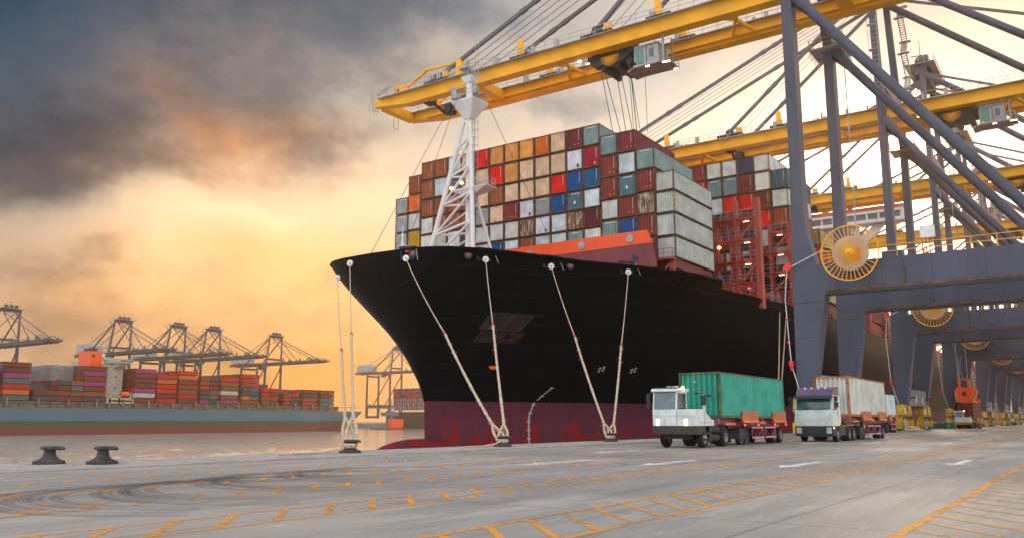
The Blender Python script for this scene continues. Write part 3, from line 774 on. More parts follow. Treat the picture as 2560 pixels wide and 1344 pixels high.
def strip(kind, L=12.19):
    g = MB()
    rnd = random.Random(kind)
    if 'v' in kind:      # vertical column of characters
        g.mat(M_mark); z = 2.45; y = -.72
        while z > 1.15: hgt = rnd.choice((.05,.09,.1)); g.box(-.012, -.002, y-.03, y+.03, z-hgt, z); z -= hgt+.035
    if 'h' in kind:      # line of characters under the top rail
        g.mat(M_mark); y = -.75
        while y < .6: w = rnd.choice((.09,.12,.16)); g.box(-.012, -.002, y, y+w, 2.28, 2.42); y += w+.04
    if 'y' in kind: g.mat(M_mary); g.box(-.012, -.002, -.62, -.38, .35, .62)
    if 'd' in kind: g.mat(M_mary); g.box(-.012, -.002, -.2, -.08, .45, .6); g.box(-.012, -.002, -.75, -.62, .45, .6)
    if 't' in kind: g.mat(M_mary); g.prism([(.2, 2.1), (.34, 2.1), (.27, 2.25)], 'x', -.012, -.002)
    if 'w' in kind: g.mat(M_mark); g.box(-.012, -.002, -.1, .2, .9, 1.3)
    if 'b' in kind: g.mat(M_plast); g.box(-.012, -.002, -.65, -.35, .4, .75)
    if 'n' in kind:
        g.mat(M_mary)
        for z in (.3, .9, 1.5, 2.0): g.box(-.012, -.002, -1.2, -1.1, z, z+.35)
    return g.mesh('container_marking')
ST = {}
COLS = {'R': ('bright red', (.80,.018,.010)), 'r': ('dark red', (.26,.045,.035)), 'O': ('orange', (.78,.18,.02)), 'o': ('orange brown', (.36,.10,.04)),
        'A': ('amber orange', (.80,.36,.09)), 'P': ('glow tinted pale', (.80,.55,.36)), 'W': ('pale grey', (.62,.70,.72)), 'w': ('off white', (.70,.71,.66)),  # P is a pale box with the warm sky glow put into its colour
        'L': ('lavender white', (.68,.68,.76)), 'G': ('grey green', (.23,.32,.31)), 'T': ('slate teal', (.10,.19,.22)), 'g': ('mid grey', (.36,.35,.36)),
        'B': ('deep blue', (.008,.085,.27)), 'b': ('streaked blue', (.02,.13,.27)), 'N': ('navy', (.05,.065,.13)), 'C': ('crimson', (.42,.012,.04)),
        'D': ('wine red', (.14,.018,.03)), 'Y': ('mustard yellow', (.62,.36,.03)), 'X': ('heavily rusted white', (.6,.58,.5)), 'x': ('rusty pale grey', (.64,.65,.62)),
        'q': ('rusty glow tinted pale', (.80,.56,.38)), 'M': ('magenta', (.45,.05,.22)), 'k': ('charcoal', (.08,.09,.1)), 'E': ('green', (.03,.30,.21)), 'm': ('maroon', (.20,.03,.035)), 'y': ('beige', (.6,.42,.2))}  # q is rusty pale paint, the same warm glow mixed into its colour
RU = {'X': 1.0, 'x': .62, 'q': .66, 'W': .3, 'w': .3, 'P': .25, 'G': .25, 'g': .3, 'L': .15}
NTH = ['', 'first', 'second', 'third', 'fourth', 'fifth', 'sixth', 'seventh', 'eighth', 'ninth', 'tenth', 'eleventh', 'twelfth', 'thirteenth', 'fourteenth', 'fifteenth', 'sixteenth', 'seventeenth', 'eighteenth']
def container(key, x, y, z, h=HC, L=12.19, label=None, group=None, mark='', doors=False, rust=None, frame=True, dim=1.0):
    name, c = COLS[key]
    o = bpy.data.objects.new('shipping_container', bmesh_(L, doors)); COL.objects.link(o)
    o.location = (x, y, z); o.scale = (1, 1, (h-.11)/HC)
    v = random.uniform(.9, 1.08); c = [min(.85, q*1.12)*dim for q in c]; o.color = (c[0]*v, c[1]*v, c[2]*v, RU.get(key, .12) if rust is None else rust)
    tag(o, label, 'container', group)
    if frame:
        f = bpy.data.objects.new('corner_frame', fmat(L)); COL.objects.link(f); f.parent = o
    if mark:
        if mark not in ST: ST[mark] = strip(mark)
        m = bpy.data.objects.new('painted_marking', ST[mark]); COL.objects.link(m); m.parent = o
    return o
# bow bay: 18 stacks, left (far) to right (near); top to bottom
ZA = [39.1, 36.25, 33.3, 30.6, 28.0, 25.45, 22.85, 20.3]; ZB = [37.3, 34.5, 31.6, 28.75, 26.1, 23.3, 20.5]
ZC = [34.6, 31.8, 29.0, 26.1, 23.3, 20.5]; ZN = [31.2, 28.65, 25.9, 23.05, 20.35]
Z1 = [34.3, 31.7, 28.9, 26.1, 23.3, 20.4]; Z2 = [37.4, 34.5, 31.65, 29.0, 26.2, 23.3, 20.4]
BAY1 = [(Z1, 'gggWr', ''), (Z2, 'oOxYWr', ''), (ZA, 'ooowwWr', ''), (ZA, 'oWooxrW', ''), (ZA, 'wkooxOr', ''), (ZA, 'PoooNWr', ''),
        (ZA, 'RPPgxxr', ''), (ZA, 'ARoqwBW', ''), (ZA, 'AAqrxWo', ''), (ZA, 'APqLXoW', ''), (ZA, 'OqPgLWr', ''), (ZA, 'PPRBWWg', ''),
        (ZA, 'rLBTXGr', ''), (ZA, 'GCbWDwr', ''), (ZB, 'GrrxGr', ''), (ZB, 'mWTrBr', ''), (ZC, 'GrXrr', ''), (ZN, 'WWWW', '')]
MK = {'R': 'v', 'r': 'vd', 'O': 'v', 'o': 'vd', 'T': 'hw', 'g': 'h', 'G': 'h', 'm': 'vd', 'C': 'vty', 'B': 'v', 'D': 'v', 'b': 'v', 'k': 'h', 'L': 'vb', 'W': 'n', 'w': 'n'}
DOORS = {(14, 6)}
random.seed(5)
for i, (Z, s, _) in enumerate(BAY1):
    y = 39.5 + 2.5*(17-i) + 1.25
    for j, key in enumerate(s):
        if (i, j) == (12, 0): key = 'm'
        nm = COLS[key][0]; n = len(s)
        pos = 'topmost' if j == 0 else ('lowest' if j == n-1 else NTH[j+1]+' from the top')
        if i == 17: lab = '%s container, %s in the bow block stack farthest right' % (nm, pos)
        else: lab = '%s container, %s in %s bow block stack from left' % (nm, pos, NTH[i+1]) if i else '%s container, %s in the leftmost stack of the bow block' % (nm, pos)
        mk = MK.get(key, '')
        if key in 'Ww' and (i*7+j) % 3: mk = ''
        if (i, j) in ((13, 1),): mk = 'vty'
        o1 = container(key, 91+random.uniform(0, .05), y+random.uniform(-.02, .02), Z[j+1], Z[j]-Z[j+1], label=lab, group='containers stacked in the bow block of the black ship', mark=mk, doors=(i, j) == (13, 5))
        if i == 17: o1.color = (.55, .58, .53, .42)
# second block behind the lashing towers
ZD = [41.0, 38.3, 35.25, 32.4, 29.5, 26.6, 23.6, 20.4]
BAY2 = [('bwoxr', 3), ('wwrRwor', 0), ('NrRrNwr', 0), ('xTRorrr', 0), ('wTWrror', 0), ('rrRorwr', 0)]
BAY2 = [(ZD[1:], 'TworxNr'), (ZD, 'wwrRwoN'), (ZD, 'NrRrNwo'), (ZD, 'xGRrrwo'), (ZD, 'wGWmrrB'), (ZD, 'rRomrrr'), (ZD, 'rworrrr')]
for i, (Z, s) in enumerate(BAY2):
    y = 34.85 + 2.5*i + 1.25
    for j, key in enumerate(s):
        if j+1 >= len(Z): break
        if i == 0 and j == 0: key = 'b'
        nm = COLS[key][0] if key != 'b' else 'steel blue'
        pos = 'topmost' if j == 0 else NTH[j+1]+' from top'
        lab = '%s container, %s, %s stack from right behind the lashing towers' % (nm, pos, NTH[i+1])
        o = container(key, 121.6, y, Z[j+1], Z[j]-Z[j+1], label=lab, group='containers in the second block of the black ship', mark=MK.get(key, ''))
        if key == 'b': o.color = (.06, .15, .22, .1)
# further blocks, near side only
ZE = [32.2, 29.4, 26.5, 23.5, 20.4]
for b, (x, n, keys) in enumerate(((138, 4, ['yroy', 'rroy']), (154, 2, ['yoYr', 'rroY']), (170, 2, ['YrTE', 'ooro']), (186, 1, ['ErYr', 'roro']))):
    for i in range(2):
        for j in range(n):
            k = 4-n+j; key = keys[i][j]
            lab = '%s container, %s tier up, %s row, block %s aft of the second block' % (COLS[key][0], NTH[4-k], ('outer', 'inner')[i], ('first', 'second', 'third', 'fourth')[b])
            container(key, x, 34.85+2.5*i+1.25, ZE[k+1], ZE[k]-ZE[k+1], label=lab, group='containers in the aft blocks of the black ship', mark='')

# ------------------------------------------------------------------ quay cranes
YL = 23.0
PL = [(.8,3.6),(.6,13.3),(.5,16.2),(.25,27),(.1,46.4),(-.9,46.4),(-.85,22),(-.95,19.6),(-1.75,16.15),(-30.6,16.15),(-30.6,46.4),(-31.6,46.4),(-31.9,16.1),(-31.7,3.6),(-30.2,3.6),(-29.2,13.25),(-2.4,13.25),(-.75,3.6)]
XA0, XA1, XB0, XB1 = 0, 1.8, 16.3, 18.1
def frame_mesh(x0, x1, leg=M_leg):
    g = MB().mat(leg)
    P = [(y, z) for y, z in PL]
    g.prism([P[0],P[1],P[16],P[17]], 'x', x0, x1)
    g.prism([P[1],P[2],(-2.4,16.15),(-2.4,13.25)], 'x', x0, x1)
    g.prism([(-2.4,13.25),(-2.4,16.15),(-29.4,16.15),(-29.4,13.25)], 'x', x0, x1)
    g.prism([P[2],P[3],P[4],P[5],P[6],P[7],P[8]], 'x', x0+.06, x1-.06)
    g.prism([(-29.4,13.25),(-29.4,16.15),(-31.9,16.1),(-31.8,13.3)], 'x', x0, x1); g.prism([(-29.4,13.25),(-31.8,13.3),(-31.7,3.6),(-30.2,3.6)], 'x', x0, x1)
    g.prism([(-30.6,16.15),(-30.6,46.4),(-31.6,46.4),(-31.9,16.15)], 'x', x0+.1, x1-.1)
    # flange lines and pipe on the near face
    g.mat(M_frame if leg is M_leg else leg)
    g.box(x0-.12, x0-.005, -29, -2.5, 13.4, 13.62); g.box(x0-.1, x0-.005, -9.5, -9.42, 13.3, 16.1)
    g.box(x0-.05, x0-.003, -2.3, .62, 12.55, 12.6)
    return g.mesh('portal_frame')
def brace_mesh(xc):
    g = MB().mat(M_leg)
    g.tube((xc, -.6, 45.2), (xc, -2.6, 42.4), 1.0, .5, 14); g.tube((xc, -2.6, 42.4), (xc, -22, 16), .5, .5, 14)
    g.tube((xc, -30.8, 17), (xc, -22.5, 16), .4, .4, 10)
    return g.mesh('diagonal_brace', smooth=True)
def pylon_mesh(xb, xt):
    g = MB().mat(M_leg)
    g.hexa([(xb-.65,-.95,46.3),(xb+.65,-.95,46.3),(xb+.65,.2,46.3),(xb-.65,.2,46.3)], [(xt-.45,-.5,70),(xt+.45,-.5,70),(xt+.45,.4,70),(xt-.45,.4,70)])
    g.tube((xt, -.2, 69.5), (xb, -24.5, 49.5), .55, .55, 12)
    return g.mesh('pylon', smooth=True)
def girder_mesh(x0, x1, side, m=M_yel):
    g = MB().mat(m); z0, z1 = 46.75, 48.65
    g.box(x0, x1, -52, 56, z0, z1); g.hexa([(x0,56,z0),(x1,56,z0),(x1,62,z0+.75),(x0,62,z0+.75)], [(x0,56,z1),(x1,56,z1),(x1,62,z1-.05),(x0,62,z1-.05)])
    xi0, xi1 = (x1, x1+.4) if side < 0 else (x0-.4, x0)
    g.box(xi0, xi1, -50, 58, z0+.35, z0+.6)
    g.box(x0-.06, x1+.06, -52, 56, z0-.06, z0-.002); g.box(x0-.06, x1+.06, -52, 56, z1+.002, z1+.06)
    for k in range(-50, 57, 6): g.box(x0-.03, x0-.002, k, k+.08, z0, z1)
    return g.mesh('boom_girder')
def walk_mesh(xg0, xg1):
    g = MB().mat(M_grey); xo = xg0-.75
    for a, b in ((xo, xg0-.07), (xg1+.07, xg1+.8)):
        g.box(a, b, -50, 61, 48.35, 48.43)
    for x in (xo, xg1+.8):
        for q in (.55, 1.1): g.bar((x, -50, 48.4+q), (x, 61, 48.4+q), .055)
        k = -50
        while k <= 61: g.bar((x, k, 48.4), (x, k, 49.5), .055); k += 1.85
    rnd = random.Random(3)
    for k in range(26):
        y = rnd.uniform(-12, 60); h = rnd.uniform(.3, 1.3); g.box(xg0+.2, xg0+.2+rnd.uniform(.2, .6), y, y+rnd.uniform(.15, .6), 48.7, 48.7+h)
    return g.mesh('walkway')
GX = ((4.6, 6.0), (11.9, 13.3))
def cross_meshes(m=M_yel):
    out = []; a, b = GX[0][1]-.2, GX[1][0]+.2
    for y, w, z0, z1 in ((61.3, 1.2, 47.2, 48.5), (44, 1.3, 46.9, 48.2), (-4, 1.6, 47, 48.8), (-29, 1.6, 47, 48.8), (-50, 1.4, 47, 48.6)):
        g = MB().mat(m); g.box(a, b, y-w/2, y+w/2, z0, z1); out.append(('cross_beam', g.mesh('cross_beam')))
    for y in (31, 8, -17):
        g = MB().mat(m)
        for xx in (a, b):
            for q in (-1.5, 1.5): g.bar((xx, y+q, 47.2), (9, y, 48), .35)
        out.append(('cross_brace', g.mesh('cross_brace')))
    for y in (53, 25):
        g = MB().mat(M_dark); g.box(a, a+1.6, y-.6, y+.6, 46.6, 47.8); g.box(b-1.6, b, y-.6, y+.6, 46.6, 47.8); g.bar((a, y, 47.5), (b, y+1.2, 46.9), .3); out.append(('rope_support', g.mesh('rope_support')))
    for x in (GX[0][0]+.7, GX[1][0]+.7):
        for y in (50.5, 24.5):
            g = MB().mat(M_dark); g.box(x-.5, x+.5, y-2.2, y+2.2, 48.67, 49.25); g.lathe([(0,-.3),(.7,-.3),(.7,.3),(0,.3)], (x, y, 49.5), 14, 'x'); g.mat(m); g.box(x-.35, x+.35, y-2.0, y-1.1, 49.25, 50.2); out.append(('stay_anchor', g.mesh('stay_anchor')))
        for y in (36, 16):
            g = MB().mat(M_dark); g.box(x-.5, x+.5, y-1.6, y+1.6, 48.67, 49.2); g.mat(m)
            g.hexa([(x-.3,y-.4,49.2),(x+.3,y-.4,49.2),(x+.3,y+.5,49.2),(x-.3,y+.5,49.2)], [(x-.25,y-.1,51.6),(x+.25,y-.1,51.6),(x+.25,y+.5,51.6),(x-.25,y+.5,51.6)]); out.append(('boom_post', g.mesh('boom_post')))
        g = MB().mat(m); g.box(x-.4, x+.4, 46, 46.9, 48.67, 51.3); g.bar((x, 57, 49.2), (x, 52.5, 51.4), .35); g.bar((x, 52.5, 51.4), (x, 47, 51), .3); g.box(x-.5, x+.5, 56.2, 58.4, 48.65, 49.9); out.append(('tip_bracket', g.mesh('tip_bracket')))
    return out
def ladder_tip():
    g = MB().mat(M_grey)
    for x in (3.9, 13.9):
        for k in range(7): g.bar((x-.4, 58.6+k*.35, 49.7-k*.14), (x+.4, 58.6+k*.35, 49.7-k*.14), .09)
    for z in range(7): g.bar((4.2, 62.2, 47+z*.45), (5.4, 62.2, 47+z*.45), .06)
    for x in (4.2, 5.4): g.bar((x, 62.2, 46.8), (x, 62.2, 50.2), .08); g.bar((x, 63, 46.9), (x, 62.2, 50.2), .06)
    for x in (9, 10): g.bar((x, 62.3, 45.6), (x, 62.3, 47.3), .07)
    g.bar((9, 62.3, 45.6), (10, 62.3, 45.6), .07)
    return g.mesh('boom_tip_ladder')
AX = (2.2, 13.4)
def stay_mesh(out):
    g = MB().mat(M_stay)
    for xg, xa in ((GX[0][0]+.7, 4.5), (GX[1][0]+.7, 12.0)):
        A = Vector((xa, .4, 69.2)); Bp = Vector((xg, out, 49.0))
        g.bar(A, Bp, .36, .5)
        for t in (.3, .34, .64, .68): c = A+(Bp-A)*t; d = (Bp-A).normalized(); g.bar(c-d*.5, c+d*.5, .45, .62)
    return g.mesh('forestay')
def backstay_mesh():
    g = MB().mat(M_stay)
    for xg, xa in ((GX[0][0]+.7, 3.5), (GX[1][0]+.7, 13)): g.bar((xa, -.6, 70), (xg, -49, 49), .34, .4); 
    return g.mesh('backstay')
def rope_mesh():
    g = MB().mat(M_stay)
    for k in range(5):
        x = 6.4+k*1.15; g.tube((x, .4, 70), (x, 54-k*.4, 49.2), .05, n=4); 
    for k in range(3): g.tube((6.8+k*1.6, .4, 70), (6.8+k*1.6, 26.5, 49.2), .04, n=4)
    return g.mesh('hoist_rope')
def head_mesh():
    g = MB().mat(M_leg); g.box(1.2, 14.4, -.9, 1.1, 69.4, 71.2)
    g.prism([(-1.6,70.6),(1.8,70.6),(1.2,72.4),(-1.0,72.4)], 'x', 3.5, 12.5)
    g.mat(M_grey); g.box(.2, 15.4, -2.6, 2.8, 71.2, 71.3)
    for P, Q in (((.2,-2.6),(15.4,-2.6)), ((15.4,-2.6),(15.4,2.8)), ((15.4,2.8),(.2,2.8)), ((.2,2.8),(.2,-2.6))):
        for q in (.6, 1.1): g.bar((P[0],P[1],71.3+q), (Q[0],Q[1],71.3+q), .07)
        for k in range(6): a = k/6; g.bar((P[0]+(Q[0]-P[0])*a, P[1]+(Q[1]-P[1])*a, 71.3), (P[0]+(Q[0]-P[0])*a, P[1]+(Q[1]-P[1])*a, 72.4), .07)
    g.mat(M_dark)
    for x in (4, 7, 10): g.lathe([(0,-.4),(1.1,-.4),(1.1,.4),(0,.4)], (x, .2, 72.9), 16, 'x'); g.box(x-.8, x+.8, -1.2, -.3, 72.2, 73.9)
    g.bar((8, .5, 72), (8, .5, 76), .18); g.bar((8, .5, 75.8), (8, 2.6, 76.0), .16); g.bar((11, -1, 72), (11, -1, 74.6), .16); g.tube((2, 0, 72), (2, 0, 76.5), .06, n=4)
    return g.mesh('mast_head')
def stair_mesh():
    g = MB().mat(M_grey); z = 48.6; k = 0
    while z < 69:
        x0, x1 = (15.6, 18.2) if k % 2 == 0 else (18.2, 15.6); dx = -(z-48.6)*.1
        for y in (-2.4, -1.6): g.bar((x0+dx, y, z), (x1+dx, y, z+3.0), .12, .2); g.bar((x0+dx, y, z+1), (x1+dx, y, z+4.0), .06)
        for q in range(11): t = q/10; xx = x0+(x1-x0)*t+dx; g.box(xx-.12, xx+.12, -2.4, -1.6, z+3*t-.04, z+3*t+.02)
        g.box(min(x0,x1)+dx+ (2.4 if k % 2 == 0 else -.6), min(x0,x1)+dx+(3.2 if k % 2 == 0 else .2), -2.9, -1.1, z+2.95, z+3.05)
        z += 3.0; k += 1
    g.bar((17.2, -2, 20), (17.2, -2, 47), .1)
    return g.mesh('stair_flight')
def plat_mesh():
    g = MB().mat(M_grey)
    for x0, x1 in ((XB0-1.3, XB1+1.3), ):
        g.box(x0, x1, -2.4, 1.4, 44.5, 44.6)
        for y in (-2.4, 1.4):
            for q in (.6, 1.1): g.bar((x0, y, 44.6+q), (x1, y, 44.6+q), .06)
            for k in range(7): xx = x0+(x1-x0)*k/6; g.bar((xx, y, 43.6), (xx, y, 45.7), .06)
        for x in (x0, x1):
            for q in (.6, 1.1): g.bar((x, -2.4, 44.6+q), (x, 1.4, 44.6+q), .06)
    for x in (XA0-.9,): g.box(x, x+.8, -.9, .4, 56, 56.1); g.box(x, x+.8, -.9, .4, 60, 60.1); [g.bar((x, y, 50), (x, y, 61.2), .07) for y in (-.9, .4)]; [g.bar((x, -.9, 50+k*.7), (x, .4, 50+k*.7), .05) for k in range(16)]
    return g.mesh('service_platform')
def house_mesh():
    g = MB().mat(M_grey); g.box(3.5, 14.5, -50, -30, 49.4, 49.6); g.mat(M_grey); g.prism([(-49,49.6),(-49,55.2),(-48,56),(-33,56),(-31,54.5),(-31,49.6)], 'x', 4, 14)
    return g.mesh('machinery_house')
def tie_meshes():
    out = []
    for y, z in ((-.4, 51.5), (-31.1, 44.3), (-30.6, 15)): g = MB().mat(M_leg); g.box(XA1, XB0, y-.5, y+.5, z-.7, z+.9); out.append(g.mesh('portal_tie'))
    g = MB().mat(M_leg); g.box(XA1, XB0, -31.6, -30.5, 3.6, 5.8); out.append(g.mesh('portal_tie')); return out
def sill_mesh():
    g = MB().mat(M_sill); n = 22; x0, x1 = XA1+.01, XB0-.01
    g.box(x0, x1, -.68, .6, 3.5, 5.8)
    for k in range(n): xx = x0+(x1-x0)*k/n; g.box(xx, xx+.25, -.74, -.685, 3.5, 5.75)
    g.mat(M_mark); g.box(x0+5.2, x0+5.9, -.78, -.75, 3.9, 4.9); g.box(x0+10.4, x0+11.1, -.78, -.75, 3.8, 4.8)
    g.mat(M_dark)
    for x in (x0+.9, x1-1.0): g.tube((x, -1.4, 4.6), (x, -.6, 4.6), .12, n=8)
    return g.mesh('sill_beam')
M_sill = mat('corrugated_sill_grey', (.32, .3, .28), .6, var=.15)
def bogie_mesh(m=M_yel2):
    g = MB().mat(m)
    for s in (-1, 1):
        c = s*1.9
        g.prism([(c-1.5,2.2),(c-1.2,3.5),(c+1.2,3.5),(c+1.5,2.2),(c+1.0,1.9),(c,2.5),(c-1.0,1.9)], 'y', -.55, .55)
        for q in (-1, 1):
            d = c+q*.95; g.prism([(d-.8,.35),(d-.6,1.3),(d-.2,2.1),(d+.2,2.1),(d+.6,1.3),(d+.8,.35),(d+.3,.7),(d-.3,.7)], 'y', -.45, .45)
            g.box(d-.25, d+.25, -.75, -.46, .6, 1.5)
    g.box(-3.0, 3.0, -.4, .4, 3.3, 3.6)
    g.mat(M_dark)
    for s in (-1, 1):
        for q in (-1, 1):
            for w in (-.4, .4): d = s*1.9+q*.95+w; g.lathe([(0,-.3),(.38,-.3),(.38,.3),(0,.3)], (d, 0, .4), 16, 'y')
            g.lathe([(0,-.62),(.28,-.62),(.28,-.4),(0,-.4)], (s*1.9+q*.95, 0, 1.7), 12, 'y')
    g.mat(M_mark); g.box(-2.4, -1.7, -.62, -.56, 2.3, 3.1); g.mat(M_grey); g.bar((-3.6, -.8, .1), (-3.0, -.7, 1.6), .3, .1)
    g.mat(m); g.box(-3.9, -3.3, -.5, .5, .3, 1.2); g.box(3.3, 3.9, -.5, .5, .3, 1.2)
    return g.mesh('bogie')
RY, RZ, RR = -5.2, 16.65, 2.55
def reel_meshes():
    g = MB().mat(M_yel); g.ring((-1.55, RY, RZ), RR, .065, 'x', 56, 6); 
    for k in range(36):
        a = 2*pi*k/36; c, s = cos(a), sin(a)
        g.bar((-1.6, RY+.38*c, RZ+.38*s), (-1.55, RY+RR*c, RZ+RR*s), .06, .06)
        
    sp = g.mesh('reel_spoke')
    g = MB().mat(M_yel); g.lathe([(0,-1.95),(.12,-1.95),(.2,-1.8),(.36,-1.75),(.4,-.4),(0,-.4)], (0, RY, RZ), 24, 'x'); hub = g.mesh('reel_hub', True)
    g = MB().mat(M_drum); g.lathe([(0,-1.35),(1.6,-1.35),(1.6,-.9),(0,-.9)], (0, RY, RZ), 40, 'x'); g.mat(M_orange); g.box(-1.42, -1.36, RY-.9, RY+.1, RZ-.8, RZ+.4)
    g.mat(M_leg); g.box(-.9, -.005, RY-.8, RY+.8, RZ-1.4, RZ+.3); dr = g.mesh('reel_drum')
    return sp, hub, dr
M_drum = mat('reel_drum_paint', (.5, .44, .44), .5, var=.1)
def beamrail_mesh():
    g = MB().mat(M_yel)
    for q in (.55, 1.1): g.bar((-.0, -29, 16.15+q), (-.0, -2.2, 16.15+q), .06)
    k = -29
    while k < -2: g.bar((0, k, 16.15), (0, k, 17.25), .06); k += 2.0
    g.mat(M_mark); g.box(.1, .5, -12.2, -11.0, 17.6, 18.7); g.mat(M_dark); [g.bar((.3, y, 16.15), (.3, y, 17.6), .07) for y in (-12.1, -11.7, -11.4, -11.1)]
    g.mat(M_leg); g.box(.2, 1.5, -9.4, -7.6, 16.16, 16.7)
    return g.mesh('beam_handrail')
def cable_mesh():
    g = MB().mat(M_mark); P = [(-.5,-2.6,17.4),(-.55,.9,15.9),(-.5,1.25,13),(-.5,1.1,8.8),(-.5,1.0,6.6),(-.5,-.6,.3)]
    g.path([(x, y, z) for x, y, z in P], .045, 5); g.mat(M_dark)
    for z in (13.1, 11, 8.8, 6.6): g.bar((-.5, 1.25-(13-z)*.03, z), (.1, .65, z-.05), .08)
    return g.mesh('reel_cable')
def flag_meshes():
    g = MB().mat(M_redp); n = 8; P = []
    for k in range(n+1): a = pi/2*k/n; P.append((.55+.75*sin(a), 15.75+.75*cos(a)))
    P.append((.55, 15.75)); g.prism(P, 'x', -.65, -.35); out = [('cable_hood', g.mesh('cable_hood'))]
    g = MB().mat(M_redp); g.box(-.65, -.35, .8, 1.2, 6.5, 7.0); g.box(-.6, -.4, .9, 1.1, 6.1, 6.5); out.append(('cable_guide', g.mesh('cable_guide')))
    for z in (8.7, 10.9): g = MB().mat(M_redp); g.box(-.58, -.42, 1.12, 1.28, z, z+.2); out.append(('cable_guide', g.mesh('cable_guide')))
    return out
def trolley_meshes():
    g = MB().mat(M_dark); g.box(6.1, 11.8, -3.2, 3.2, 46.3, 47.5); g.box(6.6, 11.2, -2.6, 2.2, 45.5, 46.3); g.prism([(-3.6,46.4),(3.4,46.4),(2.4,45.3),(-1.6,45.3)], 'x', 6.2, 7.4)
    for y in (-2.4, -.6, 1.2): g.tube((6.6, y, 45.2), (11, y, 45.2), .45, n=12)
    g.mat(M_yel); [g.bar((6.1, 0, 46.2), (6.1, 1.3*cos(a), 46.2-1.3*sin(a)), .09) for a in [pi*k/14 for k in range(15)]]
    a = g.mesh('trolley_frame')
    g = MB().mat(M_grey); g.box(5.4, 8.4, -6.9, -3.5, 43.5, 43.75); g.box(5.5, 8.3, -6.8, -3.6, 45.9, 46.2); g.box(5.5, 8.3, -6.8, -5.2, 43.7, 46); g.box(5.5, 8.3, -3.75, -3.6, 43.7, 44.2)  # white cab coloured grey, the shade of its underside put into the paint
    for x in (5.5, 8.15): g.box(x, x+.15, -3.75, -3.6, 43.7, 46)
    g.box(5.5, 5.62, -5.3, -4.9, 43.7, 46); g.mat(M_pinkg); g.box(5.3, 8.4, -8.2, -3.4, 43.35, 43.48); g.hexa([(5.4,-3.4,43.3),(8.4,-3.4,43.3),(8.2,-2.6,43.1),(5.6,-2.6,43.1)], [(5.4,-3.4,43.5),(8.4,-3.4,43.5),(8.2,-2.6,43.4),(5.6,-2.6,43.4)])
    g.mat(M_grey)
    for x in (5.25, 8.55):
        for q in (.6, 1.1): g.bar((x, -8.1, 43.5+q), (x, -6.9, 43.5+q), .06)
        for y in (-8.1, -7.5, -7): g.bar((x, y, 43.5), (x, y, 44.6), .06)
    for x in (5.6, 8.2): g.bar((x, -7.4, 43.5), (x, -7.4, 47.3), .2)
    for y in (-7.6, -6.4): g.bar((5.4, y, 46.2), (5.4, y, 47.6), .1)
    b = g.mesh('operator_cab')
    g = MB().mat(M_green); g.box(5.54, 5.6, -4.9, -3.76, 43.9, 45.9); g.box(5.7, 8.1, -3.74, -3.68, 44.2, 45.9); g.mat(M_glass); g.box(5.46, 5.5, -6.2, -5.6, 44.4, 45.5); c = g.mesh('cab_window')
    d = []
    for x, y, z in ((5.3,-5.4,43.2),(5.3,-7.6,43.2),(8.0,-7.9,43.2),(5.5,-8.0,43.25),(6.0,3.2,45.9),(6.0,4.4,46.5)): g = MB().mat(M_lamp); g.box(x, x+.2, y-.25, y+.25, z, z+.1); d.append(g.mesh('work_light'))
    g = MB().mat(M_stay)
    for k, (x, y) in enumerate(((6.8,-2.2),(6.8,-.8),(6.8,1.4),(11,-2.4),(11,-.4),(11,1.6),(8.6,2.6),(8.8,-1.2))): g.tube((x, y, 45.6), (x+(2 if x > 7.5 else 4.2), y*.75+.2, 37.9), .05 if k != 4 else .07, n=4)
    e = g.mesh('hoist_rope')
    return a, b, c, d, e
M_pinkg = mat('cab_floor_rusty', (.3, .2, .18), .7, var=.3, scale=2, rust=.3)
PARTS = {}
def cranes():
    P = PARTS
    P['fa'] = frame_mesh(XA0, XA1); P['fb'] = frame_mesh(XB0, XB1); P['ba'] = brace_mesh(.9); P['bb'] = brace_mesh(17.2)
    P['pa'] = pylon_mesh(1.0, 1.6); P['pb'] = pylon_mesh(17.0, 14.0)
    P['g0'] = girder_mesh(*GX[0], -1); P['g1'] = girder_mesh(*GX[1], 1); P['w0'] = walk_mesh(*GX[0]); P['w1'] = walk_mesh(*GX[1]); P['x'] = cross_meshes(); P['tip'] = ladder_tip()
    P['s0'] = stay_mesh(52); P['s1'] = stay_mesh(25.5); P['bs'] = backstay_mesh(); P['rp'] = rope_mesh(); P['hd'] = head_mesh(); P['st'] = stair_mesh(); P['pl'] = plat_mesh(); P['ho'] = house_mesh(); P['ti'] = tie_meshes(); P['si'] = sill_mesh()
    P['bo'] = bogie_mesh(); P['sp'], P['hub'], P['dr'] = reel_meshes(); P['br'] = beamrail_mesh(); P['ca'] = cable_mesh(); P['fl'] = flag_meshes()
    P['t0'], P['t1'], P['t2'], P['t3'], P['t4'] = trolley_meshes()
    P['fg0'] = girder_mesh(*GX[0], -1, M_far); P['fg1'] = girder_mesh(*GX[1], 1, M_far); P['fx'] = cross_meshes(M_far)
def part(name, me, parent, loc=(0,0,0)):
    o = bpy.data.objects.new(name, me); COL.objects.link(o); o.parent = parent; o.location = loc; return o
cranes()
